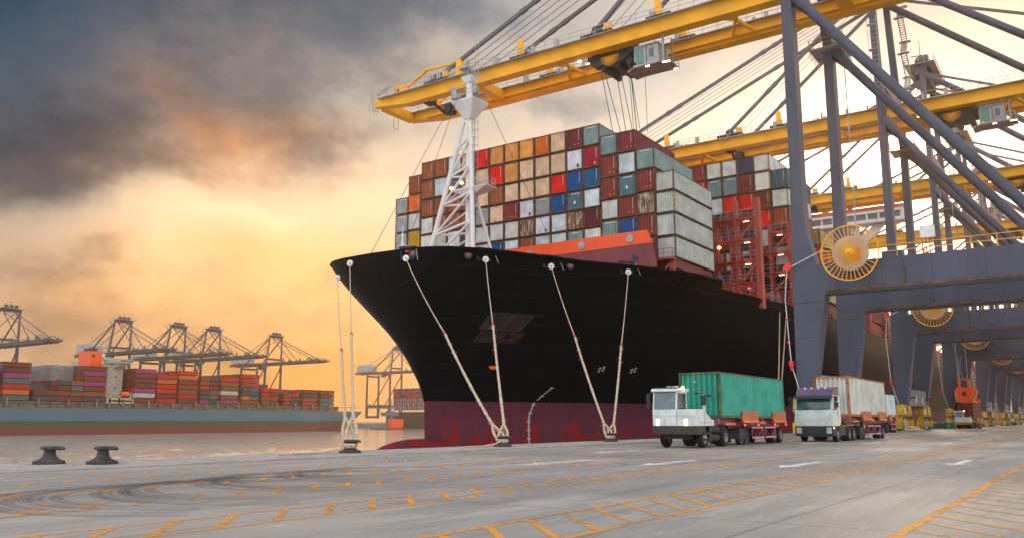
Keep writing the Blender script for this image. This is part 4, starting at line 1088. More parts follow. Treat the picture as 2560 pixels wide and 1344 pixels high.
def crane(x, y, rz, label, group, far=False, ty=None):
    P = PARTS; c = thing('quay_crane', label, 'crane', (x, y, 0), rz, group)
    part('portal_frame', P['fa'], c); part('portal_frame', P['fb'], c); part('diagonal_brace', P['ba'], c); part('diagonal_brace', P['bb'], c)
    part('pylon', P['pa'], c); part('pylon', P['pb'], c)
    ga = part('boom_girder', P['fg0' if far else 'g0'], c); gb = part('boom_girder', P['fg1' if far else 'g1'], c)
    part('walkway', P['w0'], ga); part('walkway', P['w1'], gb); [part(nm, me, c) for nm, me in P['fx' if far else 'x']]; part('tip_ladder', P['tip'], ga)
    part('forestay', P['s0'], c); part('forestay', P['s1'], c); part('backstay', P['bs'], c); part('stay_rope', P['rp'], c); part('mast_head', P['hd'], c); part('stair_tower', P['st'], c); part('service_platform', P['pl'], c); part('machinery_house', P['ho'], c); [part('portal_tie', me, c) for me in P['ti']]
    if not far:
        part('sill_beam', P['si'], c)
        for xx in (.9, 17.2): part('bogie', P['bo'], c, (xx, 0, 0))
        r = part('cable_reel', P['hub'], c); part('reel_spokes', P['sp'], r); part('reel_drum', P['dr'], r)
        part('beam_handrail', P['br'], c); part('reel_cable', P['ca'], c); [part(nm, me, c) for nm, me in P['fl']]
    if ty is not None:
        t = part('trolley', P['t0'], c, (0, ty, 0)); part('operator_cab', P['t1'], t); part('cab_window', P['t2'], t); [part('work_light', me, t) for me in P['t3']]
        if ty > 0: part('hoist_rope', P['t4'], t)
    return c
NEAR = ['nearest grey quay crane with a long yellow boom reaching over the bow containers', 'second grey and yellow quay crane, its boom over the middle of the ship',
        'third grey and yellow quay crane, mast head showing above the yellow booms', 'fourth quay crane along the ship, red spreader working beneath its portal',
        'fifth quay crane in the row, standing towards the ship stern', 'sixth quay crane in the row, last one alongside the black hull', 'farthest quay crane of the near row, beyond the stern of the black ship']
for i, lab in enumerate(NEAR):
    crane(82 + 46.5*i + (3 if i == 3 else 0), YL, 0, lab, 'grey cranes with yellow booms along the near quay', ty=[23.2, -9, -14, -12, 10, -10, -10][i])
FARX = [(252.99, 'far dark crane at the left edge of the picture, boom over the ship stern'), (329.4, 'far crane behind the white ship house, with a pale machinery house'),
        (373.2, 'far crane third from the left, behind the cluster of container stacks'), (404.2, 'far crane fourth from the left, overlapping its left neighbour'),
        (465.4, 'far crane with its boom tip ending over open water left of the ropes'), (615.9, 'far crane farthest right, partly hidden by the bow of the black ship')]
for x, lab in FARX: crane(x+9, 565, pi, lab, 'dark cranes on the far quay', far=True, ty=-14)
# ------------------------------------------------------------------ bollards and mooring ropes
def bollard(x, y, label, s=1.0, group='cast iron bollards along the quay edge'):
    b = thing('bollard', label, 'bollard', (x, y, .035), AZ-pi/2, group)
    g = MB().mat(M_iron); g.lathe([(0,0),(.47,0),(.48,.03),(.47,.09),(.38,.12),(.27,.17),(.205,.24),(.175,.33),(.165,.42),(.2,.47)], (0,0,0), 28); g.build('bollard_base', parent=b, smooth=True)
    g = MB().mat(M_iron); prof = [(0,.57),(.2,.565),(.26,.54),(.275,.5),(.26,.455),(.2,.44),(0,.44)]
    g.lathe(prof, (0,0,0), 28); g.v = [((v[0]*1.05 if v[0] < 0 else v[0]*1.75), v[1]*1.05, v[2]-(.02 if v[0] > .2 else 0)) for v in g.v]; g.build('bollard_head', parent=b, smooth=True)
    b.scale = (s, s, s); return b
bollard(14.2, 27.9, 'black iron bollard with no rope, leftmost of the two bare ones at the water edge')
bollard(15.15, 26.45, 'black iron bollard with no rope, right of the two bare ones at the water edge')
BP = [(26.3, 26.7), (37.2, 26.4), (50.0, 26.8)]
BL = ['black bollard carrying the two leftmost mooring ropes from the bow tip', 'black bollard below the red draught marks holding the middle pair of ropes', 'black bollard nearest the green container truck holding two ropes']
for (x, y), l in zip(BP, BL): bollard(x, y, l, 1.0)
RL = ['leftmost mooring rope, hanging from the tip of the bow to the first roped bollard', 'second mooring rope from the left, near vertical beside the bow tip', 'long slanting mooring rope crossing the bow towards the middle bollard',
      'steep mooring rope dropping to the middle bollard past the anchor pocket', 'slanting mooring rope left of the two white hull signs', 'mooring rope between the two white hull signs and the green truck']
ROP = [(TOPS[0], 0), (TOPS[1], 0), (TOPS[2], 1), (TOPS[3], 1), (TOPS[4], 2), (TOPS[5], 2)]
SPL = [.33, .38, .42, .47, .46, .42]
M_red_tw = mat('red_splice_twine', (.45, .05, .05), .9, var=.3, scale=9)
def wobble(a, b, r, n, twist=2.2, strands=1, seed=1):
    # rope as a slightly lumpy tube following a shallow sag
    g = MB().mat(M_rope); rnd = random.Random(seed); L = (b-a).length; pts = []
    for i in range(n+1):
        t = i/n; pts.append(a.lerp(b, t)+Vector((0,0,-.012*L*4*t*(1-t))))
    rr = [r*rnd.uniform(.86, 1.18) for _ in pts]
    for i in range(n): g.tube(pts[i], pts[i+1], rr[i], rr[i+1], 7, cap=i in (0, n-1))
    return g, pts
for i, (top, bi) in enumerate(ROP):
    bx, by = BP[bi]; base = Vector((bx, by, .42)); s = 1.0
    side = Vector((.12, -.1, 0))*(1 if i % 2 else -1)
    d = base+side-top; mid = top+d*(1-SPL[i]); knot = top+d*(.955 if bi else .93)
    r = thing('mooring_rope', RL[i], 'rope', (bx, by, .035), 0, 'ropes mooring the black ship to the quay')
    r_off = Vector((bx, by, .035))
    def loc(g):
        g.v = [(v[0]-bx, v[1]-by, v[2]-.035) for v in map(tuple, g.v)]; return g
    g, _ = wobble(top, mid, .045, 40, seed=i); loc(g).build('thin_line', parent=r, smooth=True)
    g, pts = wobble(mid, knot, .085, 60, seed=i+9)
    rnd = random.Random(i)
    for q in (0, 1, 8, 14):      # frayed splice
        c = pts[min(q+1, len(pts)-1)]
        for _ in range(7): g.tube(c, c+Vector((rnd.uniform(-.28,.28), rnd.uniform(-.28,.28), rnd.uniform(-.3,.25))), .012, .006, 4)
    loc(g).build('thick_hawser', parent=r, smooth=True)
    g = MB().mat(M_red_tw); dd = (knot-mid).normalized(); g.tube(mid-dd*.45, mid+dd*.15, .085, .115, 8); loc(g).build('splice_whipping', parent=r, smooth=True)
    g = MB().mat(M_rope)      # eye of the rope round the bollard
    for sgn in (-1, 1):
        q = Vector((.27*cos(AZ-pi/2)*sgn*.95, .27*sin(AZ-pi/2)*sgn*.95, 0))
        e = Vector((bx, by, .33+.05*(i % 2)))+q
        m1 = knot.lerp(e, .5)+q*.35
        prev = knot
        for t in (m1, e):
            for w in range(5): a = prev.lerp(t, w/5); b_ = prev.lerp(t, (w+1)/5); g.tube(a, b_, .075, .07+.02*(w % 2), 7)
            prev = t
    g.ring((bx, by, .3+.07*(i % 2)), .25, .075, 'z', 18, 6)
    for _ in range(26):
        c = knot.lerp(Vector((bx, by, .4)), rnd.uniform(-.25, .8)); g.tube(c, c+Vector((rnd.uniform(-.2,.2), rnd.uniform(-.2,.2), rnd.uniform(-.22,.12))), .014, .006, 4)
    loc(g).build('rope_eye', parent=r, smooth=True)
for k, ((bx, by), dx) in enumerate(zip(BP[:2], (-3.6, -3.0))):      # loose tails on the ground
    g = MB().mat(M_rope); a = [Vector((bx-.1, by-.1, .42)), Vector((bx-.7, by-.05, .2)), Vector((bx-1.6, by+.1, .09)), Vector((bx+dx, by+.35, .075))]
    g.path(a, .04, 6); o = g.build('loose_rope', smooth=True); tag(o, ['loose rope tail trailing left from the first roped bollard', 'loose rope tail trailing left from the middle bollard'][k], 'rope')
for k in range(2):
    g, _ = wobble(Vector((116+k*3, YC-half(116, 15)-.1, 16.4)), Vector((84, 26.5, .4)), .07, 30, seed=50+k); tag(g.build('mooring_rope', smooth=True), ['thin mooring rope seen between the crane legs above the white container, left of two', 'thin mooring rope seen between the crane legs above the white container, right of two'][k], 'rope')

# ------------------------------------------------------------------ trucks
def wheel(parent, x, y, r=.5, w=.3, dual=False, rimout=1):
    g = MB().mat(M_rub); w_ = w*(2 if dual else 1)
    g.lathe([(r*.55,-w_/2),(r*.9,-w_/2),(r,-w_/2+.06),(r,-.02),(r-.015,-.015),(r-.015,.015),(r,.02),(r,w_/2-.06),(r*.9,w_/2),(r*.55,w_/2)], (0,0,0), 26, 'y')
    o = g.build('wheel', parent=parent, smooth=True); o.location = (x, y, r)
    g = MB().mat(M_rim); s = -1
    g.lathe([(r*.56,-w_/2+.01),(r*.5,-w_/2+.03),(r*.42,-w_/2+(.12 if dual else .05)),(r*.22,-w_/2+(.12 if dual else -.02)),(0,-w_/2+(.1 if dual else -.03))], (0,0,0), 22, 'y')
    for k in range(8): a = 2*pi*k/8; g.lathe([(0,-w_/2-.02),(.025,-w_/2-.02),(.025,-w_/2+.12)], (r*.3*cos(a), 0, r*.3*sin(a)), 6, 'y')
    g.build('rim', parent=o, smooth=True); return o
def striped(g, x0, x1, y, z0, z1, n, m1, m2, t=.02):
    g.mat(m1); g.box(x0, x1, y, y+.06, z0, z1)
    g.mat(m2); w = (x1-x0)/n
    for k in range(n):
        a = x0+w*k+.02; g.add([(a+w*.5, y-.004, z0+.02), (min(a+w*.5+w*.45, x1), y-.004, z0+.02), (a+w*.45, y-.004, z1-.02), (a, y-.004, z1-.02)], [(0,1,2,3)])
def trailer(name, label, loc, L, deck, lamps=True):
    t = thing(name, label, 'trailer', loc, 0); w = 1.2; z = deck
    g = MB().mat(M_pink); g.box(.1, L, -w+.35, -w+.5, z-.42, z-.02); g.box(.1, L, w-.5, w-.35, z-.42, z-.02)
    for x in (.2, L*.33, L*.62, L-.3): g.box(x-.15, x+.15, -w, w, z-.25, z-.015)
    g.box(2.0, L-.2, -.5, .5, z-.55, z-.3); g.build('chassis', parent=t, bevel=.01)
    for x in (L-1.0, L-2.3):
        for s in (-1, 1): wheel(t, x, s*.9, .5, .26, True)
    g = MB().mat(M_dark); g.box(L-2.9, L-.4, -1.0, 1.0, .42, .6); g.box(L*.32, L*.32+.9, -1.0, .9, .35, .95); g.build('axle_gear', parent=t)
    for s in (-1, 1):
        g = MB().mat(M_dark); x = L*.42; g.box(x-.12, x+.12, s*.85-.1, s*.85+.1, .05, z-.3); g.box(x-.25, x+.25, s*.85-.15, s*.85+.15, .0, .06)
        g.build('landing_leg', parent=t)
        for x in (L*.36, L*.44): g = MB().mat(M_dark); g.lathe([(0,-.13),(.42,-.13),(.42,.13),(0,.13)], (x, s*.8, .46), 18, 'y'); g.build('spare_wheel', parent=t)
    for k, (a, b) in enumerate(((L*.45, L*.62), (L*.65, L*.82))):
        g = MB().mat(M_pink)
        for zz in (.34, .92): g.box(a, b, -w-.02, -w+.04, zz, zz+.14)
        for x in (a, b-.08): g.box(x, x+.08, -w-.015, -w+.03, .4, .98)
        g.bar((a, -w+.01, .95), ((a+b)/2, -w+.01, .4), .04); g.bar((b, -w+.01, .95), ((a+b)/2, -w+.01, .4), .04)
        g.mat(M_mark); n = 12
        for q in range(n):
            x = a+(b-a)*(q+.3)/n; g.box(x, x+(b-a)/n*.45, -w-.026, -w-.021, .37, .44); g.box(x, x+(b-a)/n*.45, -w-.026, -w-.021, .96, 1.02)
        g.build('side_guard', parent=t)
    for x0, x1 in ((L*.30, L*.52), (L*.76, L*.97)):
        g = MB(); striped(g, x0, x1, -w-.16, z-.12, z+.42, 11, M_hat, M_pink); g.mat(M_hat); g.box(x0-.02, x1, -w-.2, -w-.1, z-.24, z-.125)
        g.hexa([(x0,-w-.1,z+.1),(x1,-w-.1,z+.1),(x1,-w+.0,z-.1),(x0,-w+.0,z-.1)], [(x0,-w-.1,z+.2),(x1,-w-.1,z+.2),(x1,-w+.0,z),(x0,-w+.0,z)])
        if lamps:
            g.mat(M_lampr)
            for x in (x0+.15, x1-.15): g.box(x-.05, x+.05, -w-.2, -w-.14, z-.42, z-.32)
        g.build('corner_guide', parent=t)
    g = MB().mat(M_hat); g.box(L*.1, L*.22, -w-.02, -w+.06, z-.35, z-.25); g.box(L*.58, L*.66, -w-.02, -w+.06, z-.3, z-.2); g.build('reflector', parent=t)
    return t
def glazing(g, x0, x1, y0, y1, z0, z1): g.box(x0, x1, y0, y1, z0, z1)
def terminal_tractor(loc, label, lit=True, stripes=False):
    t = thing('terminal_tractor', label, 'truck', loc, 0)
    # x: back from bumper, y: +1.25 is the far (cab) side
    g = MB().mat(M_hw if stripes else M_tw)
    g.prism([(.0,1.12),(.0,1.98),(.06,1.98),(.06,1.98),(1.45,1.98),(1.5,1.12)], 'y', -.12, 1.25)
    g.prism([(.0,1.12),(.0,1.98),(.9,1.98),(1.9,1.5),(2.3,1.42),(2.3,1.12)], 'y', -1.25, -.122)
    g.build('body', parent=t, bevel=.05)
    g = MB().mat(M_line)
    for a, b in (((-.004,-.12,1.15),(-.004,-.12,1.97)), ((-.004,.55,1.15),(-.004,.55,1.5)), ((-.004,-1.2,1.6),(-.004,1.2,1.6))): g.bar(a, b, .012)
    for a, b in (((.95,-1.254,1.15),(.95,-1.254,1.9)), ((.3,-1.254,1.3),(1.8,-1.254,1.3))): g.bar(a, b, .014)
    g.mat(M_plast); g.box(.9, 1.5, -1.3, -1.2, .72, .78); g.box(.9, 1.5, -1.3, -1.2, .42, .48)
    g.build('panel_seam', parent=t)
    g = MB().mat(M_hw if stripes else M_tw)
    for y in (-.12, 1.17):
        for x, dx in ((.03, .12), (1.32, 0)): g.hexa([(x,y,1.98),(x+.1,y,1.98),(x+.1,y+.08,1.98),(x,y+.08,1.98)], [(x+dx,y,2.98),(x+dx+.1,y,2.98),(x+dx+.1,y+.08,2.98),(x+dx,y+.08,2.98)])
    g.prism([(-.02,2.9),(.0,3.04),(.25,3.08),(1.55,3.08),(1.55,2.92)], 'y', -.2, 1.3)
    g.box(1.3, 1.42, -.1, 1.2, 1.98, 2.4)
    cf = g.build('cab', parent=t, bevel=.02)
    g = MB().mat(M_wind); g.hexa([(.05,-.03,2.0),(.09,-.03,2.0),(.09,1.16,2.0),(.05,1.16,2.0)], [(.17,-.03,2.9),(.21,-.03,2.9),(.21,1.16,2.9),(.17,1.16,2.9)]); g.build('windscreen', parent=cf)
    g = MB().mat(M_glass); g.box(.22, 1.3, -.1, -.06, 2.02, 2.88); g.box(.22, 1.3, 1.19, 1.22, 2.02, 2.88); g.mat(M_dark); g.box(.2, 1.3, -.13, -.1, 1.99, 2.04); g.bar((.12,.2,2.03), (.1,.95,2.15), .03); g.build('side_window', parent=cf)
    g = MB().mat(M_dark); g.box(.7, 1.1, .35, .8, 1.98, 2.7); g.box(.3, .45, .3, .8, 1.98, 2.15); g.build('seat', parent=cf)
    g = MB().mat(M_redd); g.box(.15, 1.5, -.1, 1.2, 3.085, 3.12); g.mat(M_rim); [g.box(.1, .35, y, y+.25, 3.1, 3.2) for y in (.2, -.12)]; g.mat(M_lampo); g.lathe([(0,.2),(.08,.15),(.09,0)], (.5,-.3,3.0), 10); g.mat(M_tw); g.box(.2,.75,-.38,-.12,2.82,3.0); g.build('roof_gear', parent=cf)
    g = MB()
    if stripes:
        g.mat(M_yel); g.box(-.06, .1, -1.3, 1.3, .72, 1.12); g.mat(M_dark)
        for k in range(9): a = -1.25+k*.29; s = -.14 if k > 4 else .14; g.add([(-.065,a,.72),(-.065,a+.13,.72),(-.065,a+.13+s,1.12),(-.065,a+s,1.12)], [(0,1,2,3)])
    else: g.mat(M_bump); g.prism([(-.06,.68),(-.06,1.11),(1.0,1.11),(1.0,.8),(.25,.68)], 'y', -1.28, 1.28)
    g.build('bumper', parent=t, bevel=.02)
    for y in (.95, -.62):
        g = MB().mat(M_lamp if lit else M_rim); g.lathe([(0,-.05),(.075,-.045),(.09,0)], (0, y, 1.38), 14, 'x'); hl = g.build('headlight', parent=t, smooth=True)
        g = MB().mat(M_lampo if lit else M_hat); g.box(-.03, .0, y-.08, y+.08, 1.15, 1.24); g.build('indicator', parent=hl)
    g = MB().mat(M_tw); g.box(1.25, 1.37, -1.18, -1.06, 1.45, 2.75); g.bar((1.3,-1.12,1.9), (1.8,-1.12,1.45), .035); g.bar((1.3,-1.12,1.9), (.9,-.8,1.5), .035); g.mat(M_plast); g.box(1.18, 1.3, -1.24, -.98, 2.2, 2.72)
    g.bar((1.3,-1.12,2.75), (1.25,-1.45,2.72), .04); g.bar((1.3,-1.12,2.78), (1.25,-.75,2.86), .04); g.box(1.15,1.3,-1.55,-1.35,2.62,2.76); g.box(1.15,1.3,-.85,-.65,2.78,2.88); g.build('mirror_post', parent=t)
    g = MB().mat(M_plast); g.bar((.1,1.25,2.8), (.05,1.5,2.8), .05); g.bar((.1,1.25,2.3), (.05,1.5,2.3), .05); g.box(.02, .14, 1.4, 1.6, 2.3, 2.78); g.box(.02, .14, 1.4, 1.6, 2.02, 2.24); g.build('wing_mirror', parent=t)
    g = MB().mat(M_dark); g.box(.9, 5.0, -.45, .45, .72, 1.1); g.box(.5, 1.1, -.7, .9, .45, .8); g.mat(M_plast); g.tube((2.0,-1.0,.92), (3.2,-1.0,.92), .2, n=14); g.tube((2.0,-1.0,.5), (3.2,-1.0,.5), .2, n=14); g.box(1.75, 2.0, -1.2, -.6, .3, 1.2)
    g.bar((2.3,-1.1,1.42), (2.7,-1.1,.7), .05); g.build('chassis', parent=t)
    for s in (-1, 1):
        wheel(t, 1.15, s*1.02, .5, .32); wheel(t, 4.1, s*.92, .52, .28, True)
    g = MB().mat(M_plast)
    for s in (-1, 1):
        n = 8
        for k in range(n): a, b = pi*(.08+.84*k/n), pi*(.08+.84*(k+1)/n); g.hexa(*[[(4.1+.62*cos(q)*h, s*.92-.3*w, .52+.62*sin(q)*h) for q, h, w in ((a,1,e),(b,1,e),(b,1.05,e),(a,1.05,e))] for e in (-1, 1)])
    g.box(4.75, 4.8, -1.22, -.65, .2, .7); g.build('mudguard', parent=t)
    g = MB().mat(M_purp); g.box(2.4, 4.9, -.5, .5, 1.2, 1.45); g.build('fifth_wheel', parent=t)
    return t
M_tw = mat('tractor_white_paint', (.62, .68, .68), .35, var=.12, scale=1.5); M_bump = mat('brown_black_bumper', (.035, .03, .024), .5, var=.2)
M_wind = mat('blue_grey_windscreen', (.07, .12, .15), .06, var=.25, scale=2, spec=.9); M_redd = mat('faded_red_roof', (.14, .05, .05), .6, var=.2)
def lorry(loc, label):
    t = thing('tractor_unit', label, 'truck', loc, 0)
    g = MB().mat(M_tw)
    g.prism([(.0,1.02),(-.02,1.5),(.04,2.12),(.30,3.02),(2.05,3.02),(2.1,1.25),(1.6,1.02)], 'y', -1.24, 1.24)
    cb = g.build('cab', parent=t, bevel=.05)
    g = MB().mat(M_purp); g.prism([(.24,3.05),(.5,3.4),(.95,3.58),(2.0,3.66),(2.02,3.03)], 'y', -1.2, 1.2); g.mat(M_mark)
    for y in (-.7, -.25, .2, .65): g.lathe([(0,.12),(.06,.1),(.07,0)], (.62, y, 3.5), 8)
    g.mat(M_white); g.prism([(.2,3.03),(.24,3.07),(1.9,3.07),(1.9,3.03)], 'y', -1.25, -1.2); g.mat(M_plast); g.build('roof_deflector', parent=cb, bevel=.02)
    g = MB().mat(M_plast); g.prism([(.02,2.86),(-.2,2.84),(-.16,2.98),(.22,3.03)], 'y', -1.24, 1.24); g.build('sun_visor', parent=cb)
    g = MB().mat(M_wind2); g.hexa([(.02,-1.12,2.12),(.06,-1.12,2.12),(.06,1.12,2.12),(.02,1.12,2.12)], [(.22,-1.08,2.86),(.26,-1.08,2.86),(.26,1.08,2.86),(.22,1.08,2.86)]); g.mat(M_dark); g.bar((.0,.9,2.14), (.02,.1,2.2), .035); g.bar((.0,-.1,2.14), (.02,-.9,2.2), .035); g.build('windscreen', parent=cb)
    g = MB().mat(M_glass); g.prism([(.35,2.15),(.55,2.85),(1.15,2.85),(1.15,2.1)], 'y', -1.255, -1.243); g.build('side_window', parent=cb)
    for s in (-1, 1):
        g = MB().mat(M_plast)
        g.bar((.15, s*1.24, 2.95), (.0, s*1.5, 2.9), .05); g.bar((.15, s*1.24, 2.1), (.0, s*1.5, 2.2), .05)
        g.box(-.05, .1, min(s*1.38, s*1.62), max(s*1.38, s*1.62), 2.25, 2.62); g.box(-.05, .1, min(s*1.38, s*1.6), max(s*1.38, s*1.6), 2.68, 2.98)
        g.build('wing_mirror', parent=cb)
    g = MB().mat(M_plast)
    g.prism([(-.12,.42),(-.12,.98),(.0,1.02),(.8,1.02),(.85,.6),(.6,.38)], 'y', -1.25, 1.25); g.mat(M_dark)
    g.box(-.135, -.125, -.75, .75, .76, .9); g.box(-.135, -.125, -.75, .75, .56, .7); g.box(-.2, .1, -1.15, 1.15, .36, .42); bp = g.build('bumper', parent=t, bevel=.03)
    for y in (-.98, .98):
        g = MB().mat(M_hlg); g.box(-.14, -.1, y-.17, y+.17, .56, .94); g.build('headlight', parent=t)
    g = MB().mat(M_lampo); g.box(-.02, .08, -1.265, -1.22, .86, .98); g.build('indicator', parent=t)
    g = MB().mat(M_line); 
    for s in (-1, 1): g.path([(-.022, s*1.08, 1.9), (-.024, s*1.02, 1.5), (-.01, s*.85, 1.15), (-.005, s*.6, 1.1)], .008, 4)
    g.bar((1.35,-1.246,1.2), (1.3,-1.246,2.9), .012); g.box(1.15, 1.22, -1.26, -1.24, 1.85, 2.0); g.build('panel_seam', parent=cb)
    g = MB().mat(M_dark); g.box(.6, 6.4, -.45, .45, .62, .95); g.mat(M_plast); g.box(2.2, 3.35, -1.18, -.6, .4, 1.0); g.box(2.2, 3.35, .6, 1.18, .4, 1.0); g.box(1.5, 1.9, -1.22, -1.0, .3, 1.2); g.mat(M_rim); g.bar((2.1,-1.2,1.2), (2.15,-1.2,.45), .05); g.bar((1.9,-1.2,1.3), (2.1,-1.2,1.2), .05); g.build('chassis', parent=t)
    for s in (-1, 1):
        wheel(t, 1.25, s*1.05, .5, .3); wheel(t, 4.3, s*.95, .5, .27, True); wheel(t, 5.6, s*.95, .5, .27, True)
    return t
M_wind2 = mat('teal_windscreen', (.035, .10, .11), .07, var=.35, scale=1.6, spec=.8); M_hlg = mat('headlight_glass', (.5, .5, .42), .3, var=.5, scale=14); M_line = mat('panel_seam_grey', (.15, .17, .18), .6)
M_ofr = mat('orange_rust_frame', (.42, .15, .025), .75, var=.6, scale=3, rust=.5); M_gfr = mat('olive_rust_frame', (.10, .13, .05), .7, var=.4, scale=2, rust=.35)
# first lorry: green container
TY = 18.42
t1 = terminal_tractor((41.45, TY, 0), 'small white terminal tractor with lit headlights pulling the green container')
trailer('container_trailer', 'maroon skeletal trailer with striped corner guides under the green container', (44.4, TY, 0), 12.0, 1.52)
c = container('E', 44.95, TY, 1.53, 2.66, L=11.4, label='sea green container with rusty posts on the trailer behind the small tractor', mark='t'); c.color = (.04, .36, .27, .22); [setattr(k, 'data', box_frame(11.4, m=M_gfr)) for k in c.children if 'frame' in k.name]
# second lorry: white rusty container
TY2 = 15.92
lorry((58.35, TY2, 0), 'white cab over lorry with purple roof and teal windscreen, towing a rusty white container')
trailer('container_trailer', 'maroon skeletal trailer carrying the rusty white container behind the purple roofed lorry', (62.9, TY2, 0), 12.2, 1.66, lamps=False)
c = container('x', 63.35, TY2, 1.67, 3.0, L=12.19, label='white container with heavy orange rust on its corner posts, behind the purple roofed cab'); c.color = (.60, .62, .56, .42); [setattr(k, 'data', box_frame(12.19, m=M_ofr)) for k in c.children]
# third: only the trailer tail shows
trailer('container_trailer', 'maroon trailer tail with a pale container, just right of the rusty white container', (104.4, 21.85, 0), 7.6, 1.66, lamps=False)
container('W', 105.6, 21.85, 1.67, 2.95, L=6.06, label='plain pale grey container partly hidden behind the rusty white one', rust=.15)
# tractors farther along
terminal_tractor((170.0, 20.6, 0), 'white tractor with yellow and black striped bumper in front of the wine red container', lit=False, stripes=True)
trailer('container_trailer', 'maroon trailer waiting under the wine red hanging container', (173.5, 20.4, 0), 12.2, 1.6, lamps=False)
container('m', 174.2, 20.5, 1.85, 2.75, label='wine red container being set on a trailer below the orange spreader')
terminal_tractor((287, 23, 0), 'white tractor with striped bumper at the far right edge of the quay', lit=False, stripes=True)
trailer('container_trailer', 'distant trailer behind the tractor at the right edge', (290.6, 23, 0), 12.2, 1.6, lamps=False)
# orange spreader
sp = thing('spreader', 'orange crane spreader with head block sitting on the wine red container', 'spreader', (174.2, 20.5, 4.62))
g = MB().mat(M_orange); g.box(0, 12.1, -.9, -.5, .1, .5); g.box(0, 12.1, .5, .9, .1, .5); g.box(-.15, .35, -1.3, 1.3, .05, .9); g.box(11.8, 12.3, -1.3, 1.3, .05, .9); g.build('spreader_frame', parent=sp, bevel=.03)
g = MB().mat(M_orange); g.prism([(-1.6,2.2),(-1.3,1.3),(-.9,.9),(.9,.9),(1.3,1.3),(1.6,2.2),(1.2,2.7),(-1.2,2.7)], 'x', -.1, .8); g.prism([(-1.6,2.2),(-1.3,1.3),(-.9,.5),(.9,.5),(1.3,1.3),(1.6,2.2),(1.2,2.7),(-1.2,2.7)], 'x', 4.5, 7.5); g.box(-.2, .6, -1.0, -.6, 2.7, 4.3); g.box(-.2, .6, .5, .9, 2.7, 4.3); g.box(-.1, .5, -1, .9, 4.1, 4.3); g.mat(M_dark); g.box(-.16, -.1, -.35, .3, 1.2, 2.0); g.build('head_block', parent=sp, bevel=.03)
g = MB().mat(M_yel2); g.box(-.25, .1, 1.1, 1.5, .2, 1.9); g.box(-.25, .1, -1.5, -1.2, .2, 1.2); g.build('flipper', parent=sp)
g = MB().mat(M_grey); [g.tube((.2, y, 4.2), (.2, y*1.25, 40), .07, n=5) for y in (-.8, .7)]; g.tube((.2, 0, 4.2), (-3, .9, 12), .05, n=4); g.build('hoist_rope', parent=sp)
# quayside odds and ends
g = MB().mat(M_rope)
for k in range(14): g.ring((127.2+random.uniform(-.3,.3), 21.9+random.uniform(-.2,.2), .1+k*.035), 1.6-k*.09, .09, 'z', 22, 5)
tag(g.build('rope_coil', smooth=True), 'low brown heap of coiled rope on the quay before the yellow crane bogies', 'rope coil')
g = MB().mat(M_dark); [g.ring((212+random.uniform(-.4,.4), 23+random.uniform(-.3,.3), .1+k*.06), 1.3-k*.08, .1, 'z', 18, 5) for k in range(8)]
tag(g.build('rope_coil', smooth=True), 'smaller dark rope heap right of the striped bumper tractor', 'rope coil')
M_gbox = mat('green_box_paint', (.03, .14, .07), .6, var=.2)
for k, (x, y) in enumerate(((157, 22.9), (163.5, 22.6))):
    b = thing('equipment_box', ['low green box with a pale lid, left of the pair on the quay', 'low green box with a pale lid, right of the pair, nearer the striped tractor'][k], 'box', (x, y, 0), 0, 'green equipment boxes on the quay')
    g = MB().mat(M_gbox); g.box(0, 1.6, -1.6, 1.6, .1, .95); g.build('box_body', parent=b, bevel=.03); g = MB().mat(M_pinkg); g.box(-.05, 1.65, -1.65, 1.65, .96, 1.25); g.mat(M_mark); g.box(-.06, -.052, .2, 1.3, 1.02, 1.18); g.build('box_lid', parent=b)
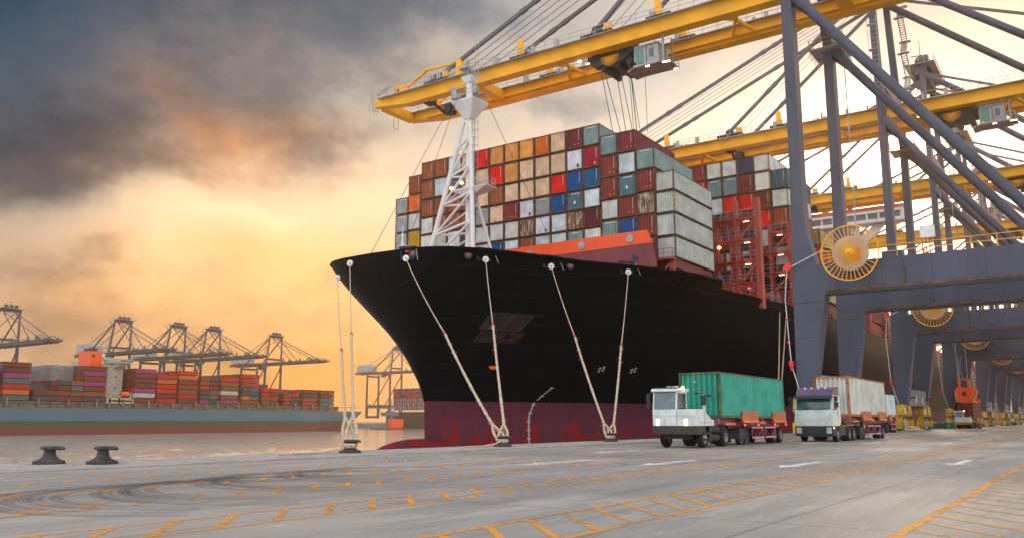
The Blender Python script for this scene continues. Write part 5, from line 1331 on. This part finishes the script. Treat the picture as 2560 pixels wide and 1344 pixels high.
# docker in a high visibility vest
def person(loc, rz, label):
    me = bpy.data.meshes.new('body'); V = [(0,0,.95),(0,0,1.15),(0,0,1.42),(0,0,1.52),(0,.01,1.62),(0,.02,1.74),(.1,0,.9),(.12,.03,.5),(.12,-.02,.08),(.13,.14,.04),(-.1,0,.9),(-.12,.06,.5),(-.13,-.02,.08),(-.14,.13,.04),
         (.2,0,1.42),(.27,.02,1.15),(.24,.14,.93),(.24,.18,.84),(-.2,0,1.42),(-.27,.0,1.15),(-.25,.06,.92),(-.25,.09,.83)]
    E_ = [(0,1),(1,2),(2,3),(3,4),(4,5),(0,6),(6,7),(7,8),(8,9),(0,10),(10,11),(11,12),(12,13),(2,14),(14,15),(15,16),(16,17),(2,18),(18,19),(19,20),(20,21)]
    Rr = [.15,.14,.16,.06,.1,.09,.1,.07,.05,.045,.1,.07,.05,.045,.07,.05,.035,.03,.07,.05,.035,.03]
    me.from_pydata(V, E_, []); o = bpy.data.objects.new('person', me); COL.objects.link(o)
    m = o.modifiers.new('skin', 'SKIN'); sv = me.skin_vertices[0].data if me.skin_vertices else None
    if sv is None:
        import bmesh
        bm = bmesh.new(); bm.from_mesh(me); bm.verts.layers.skin.verify(); bm.to_mesh(me); bm.free(); sv = me.skin_vertices[0].data
    for q, r in zip(sv, Rr): q.radius = (r, r*.85)
    sv[0].use_root = True; o.modifiers.new('sub', 'SUBSURF').levels = 1
    me.materials.append(M_cloth); o.location = loc; o.rotation_euler = (0, 0, rz); tag(o, label, 'person')
    g = MB().mat(M_hiv); g.hexa([(-.2,-.15,1.0),(.2,-.15,1.0),(.2,.15,1.0),(-.2,.15,1.0)], [(-.22,-.15,1.46),(.22,-.15,1.46),(.22,.16,1.46),(-.22,.16,1.46)]); g.build('vest', parent=o, bevel=.04)
    g = MB().mat(M_skin_); g.lathe([(0,-.12),(.07,-.09),(.1,0),(.09,.07),(0,.12)], (0,.03,1.66), 12); g.build('face', parent=o, smooth=True)
    g = MB().mat(M_white); g.lathe([(.15,-.02),(.13,0),(.12,.06),(.07,.12),(0,.14)], (0,.02,1.7), 12); g.build('helmet', parent=o, smooth=True)
    return o
M_cloth = mat('dark_work_clothes', (.02, .05, .07), .8); M_hiv = mat('hi_vis_vest', (.45, .75, .05), .6); M_skin_ = mat('skin', (.45, .25, .17), .6)
person((165.5, 22.55, 0), 2.2, 'person in a yellow green vest standing left of the striped bumper tractor')

# ------------------------------------------------------------------ far side of the basin
FY = 425.0
def far_hull_mat():
    m = bpy.data.materials.new('far_hull_paint'); nt = nodes(m)
    out = N(nt, 'ShaderNodeOutputMaterial'); p = N(nt, 'ShaderNodeBsdfPrincipled'); nt.links.new(p.outputs[0], out.inputs[0])
    tc = N(nt, 'ShaderNodeTexCoord'); sp = N(nt, 'ShaderNodeSeparateXYZ'); nt.links.new(tc.outputs['Object'], sp.inputs[0]); z = sp.outputs[2]
    v = coords(nt); nz = noise(nt, v, .05, 6); ns = noise(nt, coords(nt, (1,1,.15)), .25, 8, .7)
    top = mixc(nt, nz, (.06,.125,.165), (.085,.155,.20)); mid = mixc(nt, nz, (.02,.075,.04), (.03,.09,.05)); low = mixc(nt, nz, (.13,.03,.025), (.19,.05,.035))
    zz = math_(nt, 'MULTIPLY_ADD', ns, .5, math_(nt, 'SUBTRACT', z, .25))
    c = mixc(nt, math_(nt, 'GREATER_THAN', zz, -1.2), low, mid); c = mixc(nt, math_(nt, 'GREATER_THAN', z, 1.3), c, top)
    c = mixc(nt, math_(nt, 'MULTIPLY', sstep(nt, ns, .66, .76), .7), c, (.2, .08, .03))
    nt.links.new(c, p.inputs['Base Color']); p.inputs['Roughness'].default_value = .6; return m
fs = thing('container_ship', 'long grey blue container ship with a green waterline stripe across the basin', 'ship', (0,0,0))
def ship_hull(x0, x1, y0, y1, z1, m, bowx=1, zb=-9):
    g = MB().mat(m); n = 10; pl = []
    for side in (0, 1):
        ys = (y0, y1)[side]; yc = (y0+y1)/2; row = []
        for k in range(n+1): t = k/n; a = t*pi/2; row.append((x1-60+60*sin(a) if bowx else x1, yc+(ys-yc)*cos(a)**.7))
        pl.append(row)
    poly = [(x0+6, y0), (x0, y0+4), (x0, y1-4), (x0+6, y1)] + [(x1-60, y1)] + pl[1][1:] + pl[0][::-1][1:] + [(x1-60, y0)]
    q = []
    for p in poly:
        if not q or (abs(p[0]-q[-1][0])+abs(p[1]-q[-1][1])) > .05: q.append(p)
    lo = [(x0+(p[0]-x0)*(.94 if p[0] > x1-60 else 1), p[1]) for p in q]; k = len(q)
    g.add([(a, b, zb) for a, b in lo]+[(a, b, z1) for a, b in q], [tuple(range(k))[::-1], tuple(range(k, 2*k))]+[(i, (i+1) % k, k+(i+1) % k, k+i) for i in range(k)])
    return g
ship_hull(60, 446, FY, FY+48, 7.6, far_hull_mat()).build('hull', parent=fs)
g = MB().mat(M_yb)if False else MB().mat(mat('far_deck_brown', (.20, .15, .10), .7, var=.3))
g.box(152, 408, FY+1.6, FY+46, 7.7, 10.8)
x = 150
while x < 415: g.box(x, x+.9, FY+.3, FY+1.4, 8.2, 12.4); g.box(x, x+14.6, FY+.4, FY+1.2, 10.0, 10.35); g.box(x+6.8, x+7.5, FY+.3, FY+1.3, 8.2, 10.2); x += 14.6
fl = g.build('deck_post', parent=fs)
# stacks: x start, tiers (top first), kind of side pattern
M_fhw = mat('far_house_cream', (.42, .38, .31), .6, var=.12, scale=.2)
g = MB().mat(M_fhw)
hx = 243.5
g.box(hx, hx+13, FY+1, FY+47, 10, 13.2); g.box(hx+3, hx+12, FY+8, FY+40, 13, 31); g.box(hx+5, hx+12, FY-1, FY+49, 31.6, 33.6); g.prism([(FY+8,28.5),(FY+8,31.6),(FY-1,31.6),(FY+2,30.6)], 'x', hx+6, hx+11); g.box(hx+4, hx+11, FY+14, FY+34, 33.6, 35)
g.tube((hx+7, FY+20, 35), (hx+7, FY+20, 41), .4, n=6); g.box(hx+5, hx+9, FY+19, FY+21, 38, 38.3)
for x in (hx+1.2, hx+6.5, hx+12.8, hx+14.6): g.box(x, x+.9, FY+1.0, FY+1.5, 10, 15.5)
g.box(hx+1, hx+15.5, FY+1.0, FY+1.6, 11.2, 12.0); g.box(hx+1, hx+15.5, FY+1.0, FY+1.6, 15.0, 15.7)
fh = g.build('accommodation_house', parent=fs)
g = MB().mat(M_glass); g.box(hx+5.2, hx+11.8, FY-1.05, FY+49.1, 32.1, 33.0); [g.box(hx+2.5+k*2.6, hx+3.3+k*2.6, FY+7.9, FY+7.99, z, z+.9) for k in (0, 2) for z in (18, 24)]; g.build('house_window', parent=fh)
g = MB().mat(M_orange); g.tube((hx+7.2, FY+.2, 15.2), (hx+11.2, FY+.2, 15.2), 1.2, n=12); g.build('lifeboat', parent=fs, smooth=True)
g = MB().mat(M_orange); g.box(hx-3.5, hx+2.9, FY+14, FY+26, 24, 37.8); g.mat(M_dark); g.box(hx-2, hx+1, FY+16, FY+24, 37.8, 39.6); g.box(hx-2.6, hx-1.2, FY+13.95, FY+13.99, 34.5, 36); g.mat(M_hw); g.box(hx+2.95, hx+5, FY+15, FY+25, 24, 37); g.build('funnel', parent=fs)
FST = [(176.5, 'MroTrT', 0), (192, 'rmMTROT', 0), (206.5, 'rk', 1), (218, None, 2), (230.5, 'rMrMroN', 0), (258.5, 'MrrrMwr', 0), (271.5, 'RORRrR', 3), (285, 'ROrooRr', 0), (299, 'ooRkkM', 2), (313, 'RoowoM', 0), (328, 'RRokkOo', 2), (343, 'RRoo', 2), (360, 'oRo', 2), (376, 'rkoR', 0), (391, 'orTE', 0)]
random.seed(11); zf = 10.9
kn = 0
BLK = ['block cut by the left edge', 'block left of the gap', 'low block in the gap', 'block below the grey wall', 'block left of the house', 'block right of the house', 'second block right of house', 'third block right of house',
       'fourth block right of house', 'fifth block right of house', 'sixth block right of house', 'seventh block right of house', 'eighth block right of house', 'ninth block right of house', 'last block']
inner = MB(); IM = {}
def imat(key):
    if key not in IM: IM[key] = mat('far_container_'+COLS[key][0].replace(' ', '_'), tuple(q*.55 for q in COLS[key][1]), .65, var=.2, scale=.4)  # far stacks: colours darkened to stand in for shade
    return IM[key]
g = MB()
for b, (x, s, kind) in enumerate(FST):
    if s is None: tiers = 4; s = 'kror'
    tiers = len(s)
    for j, key in enumerate(s):
        z = zf+(tiers-1-j)*2.62
        pos = 'top' if j == 0 else ('bottom' if j == tiers-1 else NTH[j+1]+' from top')
        lab = '%s container, %s, %s, far ship' % (COLS[key][0], pos, BLK[b])
        if kind == 2:
            for q in (0, 1):
                k2 = key if q == 0 else random.choice('rokRT'); l2 = 'short %s container, %s, %s half, %s, far ship' % (COLS[k2][0], pos, ('left', 'right')[q], BLK[b])
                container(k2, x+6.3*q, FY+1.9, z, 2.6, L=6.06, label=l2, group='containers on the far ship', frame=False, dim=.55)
        else: container(key, x, FY+1.9, z, 2.6, label=lab, group='containers on the far ship', frame=False, dim=.55)  # dim puts the shade on the far ship into the container colour
    # rows behind, all one mass
    for r in range(1, 18):
        rise = [0, 0, 1, 3, 0, 0, 0, 0, 0, 0, 0, 1, 1, 0, 0][b] if r > 3 else 0
        for j in range(tiers+rise):
            z = zf+j*2.62; key = random.choice('rrromkTRoM') if b != 3 or j < 4 else random.choice('gggG' if r < 13 else 'rmk')
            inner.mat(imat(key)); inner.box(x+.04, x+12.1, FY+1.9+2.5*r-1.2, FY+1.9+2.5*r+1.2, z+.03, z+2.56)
o = inner.build('container_stacks'); tag(o, 'mass of mixed containers in the inner rows of the far ship', 'containers', kind='stuff')
# second far ship, dark stern towards us, right of the ropes
s2 = thing('container_ship', 'dark ship seen from the stern between the mooring ropes and the black bow', 'ship', (0,0,0))
M_dkh = mat('dark_hull_paint', (.012, .012, .018), .5, var=.3)
g = MB().mat(M_dkh); g.prism([(465,-3),(463,8.5),(511,8.5),(509,-3),(500,-8),(474,-8)], 'x', 548, 860); g.build('hull', parent=s2)
g = MB().mat(M_grey)
for z in (12, 15.5, 19): g.box(549, 549.5, 464, 510, z, z+.35)
for k in range(17): g.box(549, 549.5, 464+k*2.8, 464.4+k*2.8, 8.5, 19)
for k in range(0, 16, 2): g.bar((549.2, 464+k*2.8, 8.5), (549.2, 464+(k+1)*2.8, 15), .3)
g.build('stern_lashing_frame', parent=s2)
g = MB(); random.seed(3)
for r in range(18):
    for j in range(7 if r not in (0, 1) else 5):
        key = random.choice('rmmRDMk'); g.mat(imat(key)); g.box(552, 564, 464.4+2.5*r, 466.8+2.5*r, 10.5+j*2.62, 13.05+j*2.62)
o = g.build('container_stacks'); tag(o, 'dark red container rows on the stern of the far dark ship', 'containers', kind='stuff')
# small things on the far quay between the two ships
g = MB().mat(M_orange); g.box(508, 522, 470, 474, -4.8, 2.5); g.mat(M_dkh); g.box(500, 545, 466, 486, -7, -4.9)
tb = g.build('tug_boat'); tag(tb, 'small tug with an orange house between the two far ships', 'boat')
M_blu = mat('faded_blue_paint', (.08, .16, .24), .6, var=.2)
g = MB().mat(M_blu); g.box(512, 518, 476, 480, -4, 9); g.box(507, 522, 475, 481, 5, 8); tag(g.build('quay_hopper'), 'blue steel hopper beside the tug on the far side', 'hopper')
# ship ahead of ours beyond the stern, and its far hull
s3 = thing('container_ship', 'white and blue ship moored beyond the stern of the black ship', 'ship', (0,0,0))
g = MB().mat(M_blu); g.prism([(30,-8),(30,6),(76,6),(76,-8)], 'x', 520, 760); g.mat(M_hw); g.prism([(30,6.01),(30,16),(76,16),(76,6.01)], 'x', 520, 760); g.build('hull', parent=s3)

# ------------------------------------------------------------------ warm harbour haze
def haze(den):
    m = bpy.data.materials.new('harbour_haze'); nt = nodes(m); out = N(nt, 'ShaderNodeOutputMaterial'); p = N(nt, 'ShaderNodeVolumePrincipled')
    p.inputs['Color'].default_value = (1, .74, .46, 1); p.inputs['Density'].default_value = den; p.inputs['Anisotropy'].default_value = .82
    nt.links.new(p.outputs[0], out.inputs['Volume'])
    o = MB().mat(m).box(-720, 2650, -1250, 1000, -14, 90).build('haze'); tag(o, kind='stuff'); return o
HAZE = .0003
if HAZE: haze(HAZE)
SC.cycles.volume_step_rate = 10; SC.cycles.volume_max_steps = 32
